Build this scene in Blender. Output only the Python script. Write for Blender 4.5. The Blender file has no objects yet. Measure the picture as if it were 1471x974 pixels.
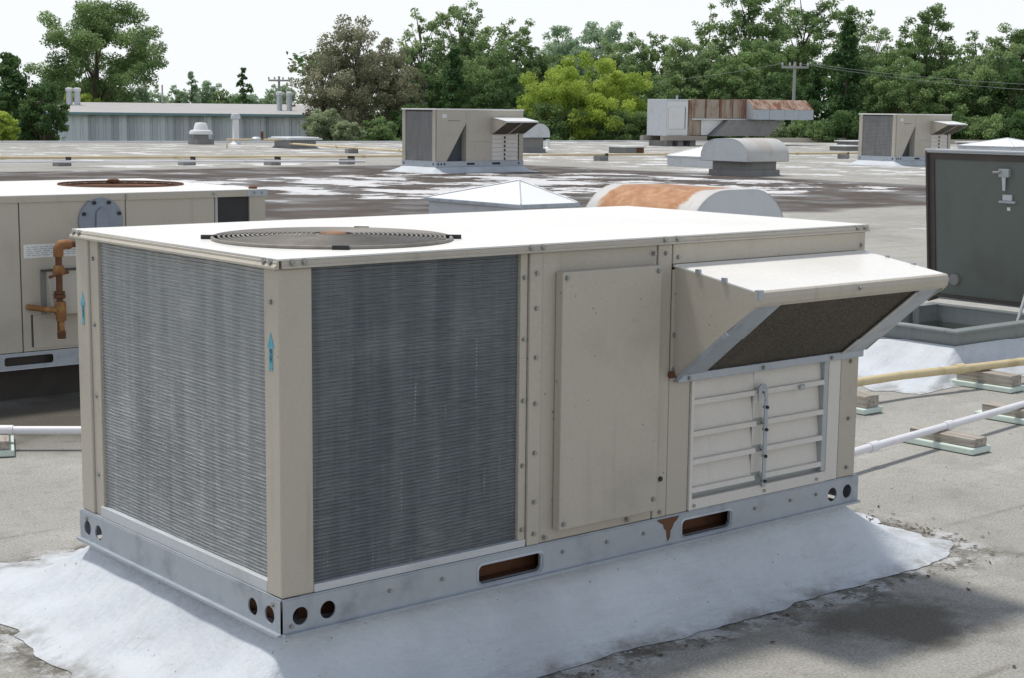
import bpy, bmesh, math, random
import numpy as np
from mathutils import Vector, Matrix

rad = math.radians
SC = bpy.context.scene
COL = SC.collection

# ------------------------------------------------------------------ camera, sky, sun, exposure
YAW, PITCH, ROLL = 0.6959479, -0.1440278, 0.0111043
CAM = Vector((-1.856, -3.039, 1.420))
FW = Vector((math.sin(YAW), math.cos(YAW), 0))          # level forward direction
RT = Vector((math.cos(YAW), -math.sin(YAW), 0))         # level right direction
cd = bpy.data.cameras.new('camera')
cam = bpy.data.objects.new('camera', cd)
COL.objects.link(cam)
d = Vector((math.sin(YAW) * math.cos(PITCH), math.cos(YAW) * math.cos(PITCH), math.sin(PITCH)))
u = RT.cross(d)
r2 = RT * math.cos(ROLL) + u * math.sin(ROLL)
u2 = -RT * math.sin(ROLL) + u * math.cos(ROLL)
cam.matrix_world = Matrix(((r2.x, u2.x, -d.x, CAM.x), (r2.y, u2.y, -d.y, CAM.y), (r2.z, u2.z, -d.z, CAM.z), (0, 0, 0, 1)))
cd.sensor_width = 36
cd.lens = 36 * 2271.17 / 1471
cd.clip_start = 0.05
cd.clip_end = 5000
SC.camera = cam

SUN_EL, SUN_AZ = 70, -15        # degrees; azimuth measured from +Y towards +X
world = bpy.data.worlds.new('World')
SC.world = world
world.use_nodes = True
wn = world.node_tree
wn.nodes.clear()
sky = wn.nodes.new('ShaderNodeTexSky')
sky.sky_type = 'NISHITA'
sky.sun_disc = False
sky.sun_elevation = rad(SUN_EL)
sky.sun_rotation = rad(SUN_AZ)
sky.air_density = 1.0
sky.dust_density = 1.2
sky.ozone_density = 1.0
# bright summer haze: thick near the horizon all round, thinner overhead
wtc = wn.nodes.new('ShaderNodeTexCoord')
wsp = wn.nodes.new('ShaderNodeSeparateXYZ')
wmr = wn.nodes.new('ShaderNodeMapRange')
wmr.interpolation_type = 'SMOOTHSTEP'
wmr.inputs[1].default_value = 0.0
wmr.inputs[2].default_value = 0.65
wmr.inputs[3].default_value = 0.96
wmr.inputs[4].default_value = 0.24
veil = wn.nodes.new('ShaderNodeMix')
veil.data_type = 'RGBA'
veil.inputs[7].default_value = (10.2, 10.5, 10.7, 1)
bg = wn.nodes.new('ShaderNodeBackground')
bg.inputs[1].default_value = 0.097
wo = wn.nodes.new('ShaderNodeOutputWorld')
wn.links.new(wtc.outputs['Generated'], wsp.inputs[0])
wn.links.new(wsp.outputs[2], wmr.inputs[0])
wn.links.new(wmr.outputs[0], veil.inputs[0])
wn.links.new(sky.outputs[0], veil.inputs[6])
wn.links.new(veil.outputs[2], bg.inputs[0])
wn.links.new(bg.outputs[0], wo.inputs[0])

sd = bpy.data.lights.new('sun', 'SUN')
sd.energy = 3.1
sd.angle = rad(6.5)
sd.color = (1.0, 0.95, 0.87)
sun = bpy.data.objects.new('sun', sd)
COL.objects.link(sun)
sv = Vector((math.sin(rad(SUN_AZ)) * math.cos(rad(SUN_EL)), math.cos(rad(SUN_AZ)) * math.cos(rad(SUN_EL)), math.sin(rad(SUN_EL))))
sun.rotation_euler = sv.to_track_quat('Z', 'Y').to_euler()
sun.location = (0, 0, 30)
SC.view_settings.view_transform = 'Standard'
SC.view_settings.look = 'None'
SC.view_settings.exposure = 0.0
SC.view_settings.gamma = 1.0
SC.view_settings.use_curve_mapping = False


def V(right, depth, z=0.0):
    """point given in metres to the right of / in front of where the photographer stands"""
    p = CAM + RT * right + FW * depth
    return Vector((p.x, p.y, z))


# ------------------------------------------------------------------ node helpers
class NT:
    def __init__(self, name):
        self.mat = bpy.data.materials.new(name)
        self.mat.use_nodes = True
        self.t = self.mat.node_tree
        self.b = self.t.nodes['Principled BSDF']
        self.b.inputs['Specular IOR Level'].default_value = 0.4
        self.out = self.t.nodes['Material Output']
        self.tc = self.t.nodes.new('ShaderNodeTexCoord')
        self.obj = self.tc.outputs['Object']

    def put(self, s, v):
        if isinstance(v, bpy.types.NodeSocket):
            self.t.links.new(v, s)
        elif isinstance(v, (tuple, list)) and len(v) == 3 and s.type == 'RGBA':
            s.default_value = (*v, 1)
        else:
            s.default_value = v

    def m(self, op, a, b=None, c=None, clamp=False):
        n = self.t.nodes.new('ShaderNodeMath')
        n.operation = op
        n.use_clamp = clamp
        for i, v in enumerate((a, b, c)):
            if v is not None:
                self.put(n.inputs[i], v)
        return n.outputs[0]

    def noise(self, scale, detail=4, rough=0.55, vec=None, dist=0.0):
        n = self.t.nodes.new('ShaderNodeTexNoise')
        self.put(n.inputs['Vector'], vec or self.obj)
        n.inputs['Scale'].default_value = scale
        n.inputs['Detail'].default_value = detail
        n.inputs['Roughness'].default_value = rough
        n.inputs['Distortion'].default_value = dist
        return n.outputs[0]

    def ramp(self, v, a, b, lo=0.0, hi=1.0):
        n = self.t.nodes.new('ShaderNodeMapRange')
        n.interpolation_type = 'SMOOTHSTEP'
        self.put(n.inputs[0], v)
        n.inputs[1].default_value = a
        n.inputs[2].default_value = b
        n.inputs[3].default_value = lo
        n.inputs[4].default_value = hi
        return n.outputs[0]

    def mix(self, f, a, b, mode='MIX'):
        n = self.t.nodes.new('ShaderNodeMix')
        n.data_type = 'RGBA'
        n.blend_type = mode
        self.put(n.inputs[0], f)
        self.put(n.inputs[6], a)
        self.put(n.inputs[7], b)
        return n.outputs[2]

    def sep(self, v=None):
        n = self.t.nodes.new('ShaderNodeSeparateXYZ')
        self.put(n.inputs[0], v or self.obj)
        return n.outputs

    def scale(self, sx, sy, sz, v=None):
        n = self.t.nodes.new('ShaderNodeMapping')
        self.put(n.inputs[0], v or self.obj)
        n.inputs['Scale'].default_value = (sx, sy, sz)
        return n.outputs[0]

    def bump(self, h, strength=0.3, dist=0.01):
        n = self.t.nodes.new('ShaderNodeBump')
        n.inputs['Strength'].default_value = strength
        n.inputs['Distance'].default_value = dist
        self.put(n.inputs['Height'], h)
        self.t.links.new(n.outputs[0], self.b.inputs['Normal'])

    def set(self, **k):
        names = dict(color='Base Color', rough='Roughness', metal='Metallic', spec='Specular IOR Level')
        for a, v in k.items():
            self.put(self.b.inputs[names[a]], v)
        return self.mat


def paint(name, c, dirt=(0.16, 0.14, 0.11), amt=0.35, rough=0.45, metal=0.0, scale=3.0, streak=0.0, grain=0.05, spec=0.4, specks=0.0):
    """weathered sheet-metal paint: broad tone drift, dirt blotches, optional vertical run marks"""
    n = NT(name)
    a = n.noise(scale, 6, 0.62)
    f = n.ramp(a, 0.48, 0.80)
    f = n.m('MULTIPLY', f, amt)
    col = n.mix(f, c, dirt)
    if streak:
        s = n.noise(1.0, 4, 0.6, n.scale(22, 22, 1.1))
        g = n.m('MULTIPLY', n.ramp(s, 0.56, 0.78), streak)
        col = n.mix(g, col, dirt)
    t = n.noise(40 * scale, 3, 0.7)
    tv = n.ramp(t, 0.2, 0.8, 1 - grain, 1 + grain)
    cc = n.t.nodes.new('ShaderNodeVectorMath')
    cc.operation = 'SCALE'
    n.put(cc.inputs[0], col)
    n.put(cc.inputs[3], tv)
    hb = n.m('ADD', n.m('MULTIPLY', n.noise(9 * scale, 3), 0.12), n.noise(0.9 * scale, 2))
    n.bump(hb, 0.22, 0.02)
    if specks:
        q = n.noise(26 * scale, 2, 0.5)
        q2 = n.noise(1.7 * scale, 3, 0.6)
        sp = n.m('MULTIPLY', n.ramp(q, 0.70, 0.74), n.ramp(q2, 0.50, 0.62))
        cc2 = n.mix(n.m('MULTIPLY', sp, specks), cc.outputs[0], (0.07, 0.055, 0.04))
    else:
        cc2 = cc.outputs[0]
    r = n.ramp(n.noise(2 * scale, 4), 0.3, 0.7, rough - 0.07, rough + 0.12)
    return n.set(color=cc2, rough=r, metal=metal, spec=spec)


M = {}
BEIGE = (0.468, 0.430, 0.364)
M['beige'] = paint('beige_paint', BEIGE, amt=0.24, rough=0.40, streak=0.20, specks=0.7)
M['beige_sunlit'] = paint('sunlit_beige_paint', (0.78, 0.77, 0.735), amt=0.08, rough=0.36, scale=1.5, spec=0.5)  # cabinet beige lightened for tops in full sun, glare put into the colour
M['damper'] = paint('pale_damper_paint', (0.66, 0.63, 0.59), amt=0.22, rough=0.5, streak=0.15)
M['galv'] = paint('galvanised_steel', (0.40, 0.44, 0.49), dirt=(0.23, 0.25, 0.28), amt=0.7, rough=0.42, metal=0.35, scale=9, streak=0.25)
M['galv_pale'] = paint('pale_galvanised_steel', (0.55, 0.58, 0.61), dirt=(0.35, 0.36, 0.36), amt=0.5, rough=0.45, metal=0.25, scale=4)
M['dark'] = paint('dark_cavity_paint', (0.035, 0.035, 0.036), amt=0.1, rough=0.7)
M['black'] = paint('black_rubber', (0.02, 0.02, 0.021), amt=0.1, rough=0.5)
M['rust'] = paint('rusty_steel', (0.135, 0.058, 0.030), dirt=(0.05, 0.024, 0.016), amt=0.9, rough=0.8, scale=14)
M['orange'] = paint('orange_rust', (0.28, 0.155, 0.085), dirt=(0.11, 0.05, 0.03), amt=0.95, rough=0.75, scale=22)
M['wire'] = paint('guard_wire', (0.25, 0.235, 0.21), dirt=(0.12, 0.08, 0.05), amt=0.6, rough=0.5, metal=0.3, scale=12)
M['screw'] = paint('screw_zinc', (0.34, 0.34, 0.33), amt=0.4, rough=0.35, metal=0.6, scale=60)
M['pvc'] = paint('white_pvc', (0.74, 0.74, 0.78), dirt=(0.45, 0.42, 0.36), amt=0.3, rough=0.35, scale=5)
M['pvc_gold'] = paint('yellow_pipe_paint', (0.62, 0.52, 0.31), dirt=(0.22, 0.13, 0.05), amt=0.8, rough=0.5, scale=7)
M['rusty_yellow'] = paint('rusty_yellow_paint', (0.25, 0.115, 0.045), dirt=(0.52, 0.35, 0.10), amt=0.95, rough=0.7, scale=16)
M['pale_yellow'] = paint('pale_yellow_pipe_paint', (0.62, 0.52, 0.33), dirt=(0.3, 0.22, 0.12), amt=0.4, rough=0.5, scale=2)
M['foam'] = paint('pale_green_foam', (0.60, 0.70, 0.64), dirt=(0.40, 0.44, 0.38), amt=0.5, rough=0.8, scale=14)
M['white'] = paint('white_sheet', (0.72, 0.73, 0.73), dirt=(0.4, 0.4, 0.38), amt=0.3, rough=0.45, scale=2)
M['skylight'] = paint('milky_acrylic', (0.84, 0.85, 0.86), dirt=(0.5, 0.5, 0.48), amt=0.25, rough=0.25, scale=2)
M['curb_grey'] = paint('grey_curb', (0.24, 0.24, 0.235), dirt=(0.12, 0.115, 0.11), amt=0.5, rough=0.7, scale=3, streak=0.3)
M['hatch_grey'] = paint('grey_green_primer', (0.128, 0.146, 0.132), dirt=(0.08, 0.08, 0.075), amt=0.4, rough=0.55, scale=3, streak=0.12)
M['hatch_alu'] = paint('hatch_aluminium', (0.42, 0.45, 0.46), dirt=(0.25, 0.25, 0.24), amt=0.5, rough=0.5, metal=0.3, scale=5)
M['hatch_rim'] = paint('hatch_rim_paint', (0.235, 0.262, 0.262), dirt=(0.13, 0.13, 0.12), amt=0.5, rough=0.5, metal=0.1, scale=6, streak=0.2)
M['gasket'] = paint('hatch_gasket', (0.075, 0.066, 0.058), amt=0.4, rough=0.7, scale=8)
M['flange'] = paint('blue_grey_plate', (0.24, 0.275, 0.34), dirt=(0.15, 0.16, 0.18), amt=0.4, rough=0.4, metal=0.2, scale=12)
M['flange_dark'] = paint('dark_slate_fins', (0.065, 0.075, 0.09), amt=0.3, rough=0.6, scale=5)
M['blue'] = paint('blue_sticker', (0.10, 0.36, 0.46), dirt=(0.2, 0.38, 0.42), amt=0.3, rough=0.4, scale=50)
M['blue_ink'] = paint('dark_blue_ink', (0.02, 0.10, 0.16), amt=0.2, rough=0.5, scale=60)
M['tar'] = paint('tarred_curb', (0.05, 0.044, 0.038), dirt=(0.09, 0.075, 0.06), amt=0.6, rough=0.75, scale=6)
M['pole'] = paint('weathered_pole', (0.45, 0.44, 0.42), dirt=(0.2, 0.18, 0.16), amt=0.5, rough=0.8, scale=1)
M['wire_grey'] = paint('overhead_wire', (0.30, 0.32, 0.32), amt=0.2, rough=0.6, scale=1)
M['insul'] = paint('insulator', (0.5, 0.5, 0.5), amt=0.2, rough=0.3, scale=4)


def mk_wood():
    n = NT('weathered_wood')
    g = n.noise(1.0, 5, 0.6, n.scale(60, 5, 60))
    col = n.mix(n.ramp(g, 0.35, 0.7), (0.43, 0.395, 0.345), (0.21, 0.18, 0.15))
    n.bump(g, 0.4, 0.004)
    return n.set(color=col, rough=0.85)


M['wood'] = mk_wood()


def mk_coil(name, c0, c1, pale):
    n = NT(name)
    s = n.noise(1.0, 5, 0.65, n.scale(26, 26, 1.6))
    col = n.mix(n.ramp(s, 0.35, 0.7), c0, c1)
    p = n.noise(4.0, 5, 0.6)
    col = n.mix(n.m('MULTIPLY', n.ramp(p, 0.5, 0.75), 0.55), col, pale)
    q = n.noise(1.0, 2, 0.5, n.scale(120, 120, 5))
    col = n.mix(n.m('MULTIPLY', n.ramp(q, 0.70, 0.76), 0.6), col, (0.5, 0.5, 0.5))
    dsh = n.noise(1.0, 3, 0.6, n.scale(16, 16, 150))
    col = n.mix(n.m('MULTIPLY', n.ramp(dsh, 0.66, 0.74), 0.5), col, pale)
    dk = n.noise(2.3, 4, 0.6)
    col = n.mix(n.m('MULTIPLY', n.ramp(dk, 0.52, 0.72), 0.2), col, (0.07, 0.072, 0.075))
    f = n.noise(1.0, 2, 0.5, n.scale(420, 420, 9))      # the fine upright fins
    n.bump(f, 0.35, 0.004)
    return n.set(color=col, rough=0.5, metal=0.25)


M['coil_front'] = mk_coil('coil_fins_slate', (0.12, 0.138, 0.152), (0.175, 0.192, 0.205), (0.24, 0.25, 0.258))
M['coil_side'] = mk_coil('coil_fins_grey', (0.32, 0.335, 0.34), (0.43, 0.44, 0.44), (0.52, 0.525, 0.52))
M['coil_far'] = mk_coil('coil_fins_dusty', (0.20, 0.20, 0.205), (0.28, 0.275, 0.275), (0.31, 0.3, 0.3))


def mk_filter():
    n = NT('filter_mesh')
    g = n.noise(1.0, 3, 0.7, n.scale(130, 130, 130))
    b = n.noise(3.0, 4, 0.6)
    col = n.mix(n.ramp(g, 0.3, 0.75), (0.035, 0.03, 0.024), (0.13, 0.11, 0.085))
    col = n.mix(n.m('MULTIPLY', n.ramp(b, 0.5, 0.75), 0.5), col, (0.15, 0.13, 0.10))
    n.bump(g, 0.8, 0.006)
    return n.set(color=col, rough=0.8)


M['filter'] = mk_filter()


def mk_rusty_barrel(name, axis, half, k=1.0):
    """white-grey sheet, rust eaten into the crown of the barrel away from its two ends"""
    n = NT(name)
    x, y, z = n.sep()
    a = (x, y)[axis]
    w = n.m('MULTIPLY', n.m('SUBTRACT', n.noise(3.5, 6, 0.65), 0.5), 0.5)
    e = n.m('ADD', n.m('ABSOLUTE', a), w)
    f = n.ramp(e, half * 0.82, half * 0.70)
    f = n.m('MULTIPLY', f, n.ramp(n.m('ADD', z, w), 0.46, 0.56))
    col = n.mix(n.noise(7, 6, 0.7), (0.60, 0.60, 0.585), (0.46, 0.455, 0.44))
    rust = n.mix(n.ramp(n.noise(9, 6, 0.7), 0.35, 0.7), (0.34, 0.15, 0.065), (0.50, 0.30, 0.17))
    col = n.mix(n.m('MULTIPLY', f, k), col, rust)
    run = n.noise(1.0, 4, 0.6, n.scale(14, 14, 1.2))
    col = n.mix(n.m('MULTIPLY', n.ramp(run, 0.56, 0.74), 0.35), col, (0.27, 0.20, 0.15))
    return n.set(color=col, rough=0.6, metal=0.1)


def mk_rust_streak(name, base):
    n = NT(name)
    s = n.noise(1.0, 5, 0.65, n.scale(2.6, 2.6, 0.35))
    t = n.noise(1.6, 6, 0.7)
    f = n.m('ADD', n.ramp(s, 0.45, 0.62), n.m('MULTIPLY', n.ramp(t, 0.5, 0.7), 0.6), clamp=True)
    col = n.mix(f, base, (0.20, 0.085, 0.045))
    return n.set(color=col, rough=0.75)


M['rusty_duct'] = mk_rust_streak('rust_streaked_duct', (0.36, 0.31, 0.25))
M['rusty_roof'] = mk_rust_streak('rust_streaked_hood_top', (0.40, 0.30, 0.24))


def mk_skirt():
    n = NT('white_roof_coating')
    a = n.noise(2.2, 7, 0.65)
    col = n.mix(n.ramp(a, 0.38, 0.75), (0.58, 0.62, 0.665), (0.47, 0.50, 0.54))
    p = n.noise(16, 5, 0.7)
    col = n.mix(n.m('MULTIPLY', n.ramp(p, 0.60, 0.78), 0.5), col, (0.32, 0.30, 0.26))
    sp = n.noise(75, 2, 0.5)
    col = n.mix(n.m('MULTIPLY', n.ramp(sp, 0.72, 0.77), 0.8), col, (0.10, 0.09, 0.075))
    sx, sy_, sz_ = n.sep()
    low = n.m('MULTIPLY', n.ramp(sz_, 0.030, 0.004), n.ramp(n.noise(6, 6, 0.7), 0.40, 0.66))
    col = n.mix(n.m('MULTIPLY', low, 0.7), col, (0.17, 0.155, 0.125))
    br = n.noise(1.0, 4, 0.6, n.scale(5, 34, 12))
    col = n.mix(n.m('MULTIPLY', n.ramp(br, 0.5, 0.7), 0.16), col, (0.36, 0.37, 0.38))
    h = n.m('ADD', n.noise(9, 6, 0.62), n.m('MULTIPLY', n.noise(60, 3), 0.22))
    h = n.m('ADD', h, n.m('MULTIPLY', br, 0.5))
    n.bump(h, 0.5, 0.022)
    return n.set(color=col, rough=0.6)


M['skirt'] = mk_skirt()


def mk_roof():
    n = NT('weathered_roof_membrane')
    x, y, z = n.sep()
    big = n.noise(0.55, 6, 0.6)
    col = n.mix(n.ramp(big, 0.32, 0.7), (0.385, 0.380, 0.352), (0.315, 0.308, 0.282))
    mid = n.noise(4.0, 6, 0.65)
    col = n.mix(n.m('MULTIPLY', n.ramp(mid, 0.48, 0.75), 0.55), col, (0.215, 0.21, 0.185))
    lt = n.noise(2.4, 5, 0.6, n.scale(1, 1.3, 1))
    col = n.mix(n.m('MULTIPLY', n.ramp(lt, 0.52, 0.75), 0.55), col, (0.48, 0.475, 0.45))

    def box(cx, cy, hx, hy, amp, nscale, w):
        dx = n.m('SUBTRACT', n.m('ABSOLUTE', n.m('SUBTRACT', x, cx)), hx)
        dy = n.m('SUBTRACT', n.m('ABSOLUTE', n.m('SUBTRACT', y, cy)), hy)
        dd = n.m('MAXIMUM', dx, dy)
        dd = n.m('ADD', dd, n.m('MULTIPLY', n.m('SUBTRACT', n.noise(nscale, 6, 0.6), 0.5), amp))
        return n.ramp(dd, w, -w)

    def spot(cx, cy, r, amp=0.6, nscale=3.5):
        dx = n.m('SUBTRACT', x, cx)
        dy = n.m('SUBTRACT', y, cy)
        q = n.m('SQRT', n.m('ADD', n.m('MULTIPLY', dx, dx), n.m('MULTIPLY', dy, dy)))
        q = n.m('ADD', q, n.m('MULTIPLY', n.m('SUBTRACT', n.noise(nscale, 6, 0.65), 0.5), amp * r * 2))
        return n.ramp(q, r, r * 0.35)

    # dark patches on the near roof, damp in front of the second unit
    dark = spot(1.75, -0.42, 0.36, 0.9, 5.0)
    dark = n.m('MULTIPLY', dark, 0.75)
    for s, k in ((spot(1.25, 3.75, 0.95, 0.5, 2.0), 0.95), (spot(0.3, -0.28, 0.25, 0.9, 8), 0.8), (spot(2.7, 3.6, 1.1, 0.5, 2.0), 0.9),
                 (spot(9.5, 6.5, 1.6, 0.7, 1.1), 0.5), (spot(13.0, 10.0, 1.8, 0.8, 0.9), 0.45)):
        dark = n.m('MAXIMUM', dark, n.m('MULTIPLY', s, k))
    # grime collected along the edge of the white coating
    ring = n.m('MULTIPLY', box(1.14, 0.72, 1.48, 0.95, 0.34, 6.0, 0.07), n.ramp(n.noise(9, 6, 0.75), 0.36, 0.60))
    dark = n.m('MAXIMUM', dark, n.m('MULTIPLY', ring, 0.85))
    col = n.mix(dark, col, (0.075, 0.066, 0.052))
    # lap seams of the sheets
    sy = n.m('ADD', y, n.m('MULTIPLY', n.noise(0.8, 3), 0.10))
    fr = n.m('ABSOLUTE', n.m('SUBTRACT', n.m('FRACT', n.m('DIVIDE', n.m('ADD', sy, 0.32), 0.92)), 0.5))
    seam = n.m('MULTIPLY', n.ramp(fr, 0.022, 0.006), n.ramp(n.noise(1.7, 3), 0.40, 0.60))
    col = n.mix(n.m('MULTIPLY', seam, 0.45), col, (0.12, 0.11, 0.09))
    # the damp brown stretch farther out
    wet = box(4.5, 21.0, 20.6, 9.0, 2.6, 0.25, 0.30)
    brown = n.mix(n.ramp(n.noise(0.9, 6, 0.7), 0.35, 0.7), (0.062, 0.049, 0.041), (0.110, 0.089, 0.076))
    col = n.mix(wet, col, brown)
    # dark lap lines on the far roof
    fl = n.m('MULTIPLY', n.ramp(n.noise(1.0, 5, 0.65, n.scale(0.12, 0.9, 1)), 0.60, 0.66), n.ramp(y, 11, 15))
    col = n.mix(n.m('MULTIPLY', fl, 0.6), col, (0.10, 0.085, 0.075))
    # worn white coating left in flakes and puddle-shaped patches
    reg = box(16.6, 21.2, 4.6, 4.6, 4.5, 0.30, 0.8)
    reg = n.m('MAXIMUM', reg, n.m('MULTIPLY', box(21.8, 20.0, 2.6, 5.4, 3.0, 0.3, 0.8), 0.94))
    reg = n.m('MAXIMUM', reg, box(18.0, 31.6, 3.6, 1.0, 1.5, 0.4, 0.3))
    reg = n.m('MAXIMUM', reg, n.m('MULTIPLY', box(37.0, 27.0, 12.0, 9.0, 4.0, 0.2, 1.5), 0.875))
    reg = n.m('MAXIMUM', reg, n.m('MULTIPLY', box(30.0, 44.0, 30.0, 9.0, 4.0, 0.2, 1.5), 0.87))
    pat = n.noise(0.75, 7, 0.62, n.scale(1.0, 0.8, 1))
    pat = n.m('ADD', pat, n.m('MULTIPLY', n.m('SUBTRACT', n.noise(3.2, 6, 0.7, n.scale(0.55, 1.5, 1)), 0.5), 0.32))
    wm = n.ramp(n.m('MULTIPLY', pat, reg), 0.485, 0.510)
    nearw = n.m('MULTIPLY', n.ramp(n.noise(0.7, 6, 0.6), 0.62, 0.66), n.ramp(y, 4.5, 8))
    wm = n.m('MAXIMUM', wm, n.m('MULTIPLY', nearw, 0.55))
    white = n.mix(n.noise(3.0, 5, 0.6), (0.56, 0.565, 0.58), (0.74, 0.74, 0.75))
    col = n.mix(wm, col, white)
    # overspray and old coats of the white coating beyond the edge of the flashing
    spl = n.m('MULTIPLY', box(1.14, 0.72, 1.50, 0.97, 0.40, 4.0, 0.06), n.ramp(n.noise(7, 7, 0.72), 0.50, 0.56))
    col = n.mix(n.m('MULTIPLY', spl, 0.75), col, (0.52, 0.53, 0.545))
    m3 = n.noise(22, 5, 0.7)
    col = n.mix(n.m('MULTIPLY', n.ramp(m3, 0.50, 0.72), 0.32), col, (0.15, 0.145, 0.125))
    m4 = n.noise(55, 3, 0.6)
    col = n.mix(n.m('MULTIPLY', n.ramp(m4, 0.68, 0.73), 0.75), col, (0.07, 0.065, 0.055))
    # granules
    gr = n.noise(120, 3, 0.75)
    gv = n.ramp(gr, 0.28, 0.74, 0.70, 1.26)
    g2 = n.noise(420, 2, 0.7)
    gv = n.m('MULTIPLY', gv, n.ramp(g2, 0.3, 0.7, 0.84, 1.16))
    cc = n.t.nodes.new('ShaderNodeVectorMath')
    cc.operation = 'SCALE'
    n.put(cc.inputs[0], col)
    n.put(cc.inputs[3], gv)
    n.bump(n.m('ADD', n.m('MULTIPLY', n.noise(95, 4, 0.7), 0.5), n.noise(9, 5, 0.6)), 0.45, 0.010)
    ro = n.m('SUBTRACT', 0.9, n.m('MULTIPLY', n.m('MULTIPLY', wet, n.ramp(n.noise(0.7, 4), 0.42, 0.6)), 0.55))
    return n.set(color=cc.outputs[0], rough=ro, spec=0.3)


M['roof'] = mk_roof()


def mk_ground():
    n = NT('grass_ground')
    col = n.mix(n.noise(0.15, 6), (0.05, 0.085, 0.025), (0.10, 0.11, 0.045))
    return n.set(color=col, rough=0.9)


M['ground'] = mk_ground()


def mk_shed(name, c):
    return paint(name, c, dirt=(0.20, 0.21, 0.23), amt=0.45, rough=0.5, metal=0.15, scale=0.6, streak=0.5)


SHED = [mk_shed('shed_sheet_pale', (0.70, 0.735, 0.79)), mk_shed('shed_sheet_mid', (0.58, 0.61, 0.665)), mk_shed('shed_sheet_dull', (0.46, 0.485, 0.53))]


def mk_leaf(name, c, c2, trans=0.35):
    n = NT(name)
    at = n.t.nodes.new('ShaderNodeAttribute')
    at.attribute_name = 'tint'
    f = n.m('ADD', n.m('MULTIPLY', at.outputs['Fac'], 0.65), n.m('MULTIPLY', n.ramp(n.noise(0.55, 3), 0.35, 0.65), 0.35), clamp=True)
    col = n.mix(f, c, c2)
    n.set(color=col, rough=0.6, spec=0.25)
    tr = n.t.nodes.new('ShaderNodeBsdfTranslucent')
    n.put(tr.inputs[0], col)
    ms = n.t.nodes.new('ShaderNodeMixShader')
    ms.inputs[0].default_value = trans
    n.t.links.new(n.b.outputs[0], ms.inputs[1])
    n.t.links.new(tr.outputs[0], ms.inputs[2])
    n.t.links.new(ms.outputs[0], n.out.inputs[0])
    return n.mat


LEAF = {
    'mid': mk_leaf('leaves_mid_green', (0.083, 0.159, 0.060), (0.345, 0.477, 0.190), 0.45),
    'pale': mk_leaf('leaves_pale_green', (0.121, 0.207, 0.094), (0.437, 0.558, 0.265), 0.45),
    'dark': mk_leaf('leaves_dark_green', (0.041, 0.101, 0.037), (0.167, 0.270, 0.092), 0.4),
    'lime': mk_leaf('leaves_lime_green', (0.218, 0.345, 0.057), (0.598, 0.700, 0.149), 0.5),
    'olive': mk_leaf('leaves_olive_brown', (0.121, 0.144, 0.071), (0.425, 0.414, 0.287), 0.45),
    'silver': mk_leaf('leaves_silver_green', (0.184, 0.250, 0.125), (0.500, 0.567, 0.367), 0.5),
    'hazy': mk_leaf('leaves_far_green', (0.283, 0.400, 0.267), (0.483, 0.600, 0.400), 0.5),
    'conifer': mk_leaf('needles_dark_green', (0.034, 0.092, 0.034), (0.138, 0.247, 0.081), 0.35),
}
M['bark'] = paint('grey_brown_bark', (0.13, 0.105, 0.085), dirt=(0.06, 0.05, 0.04), amt=0.6, rough=0.9, scale=2)


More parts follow.
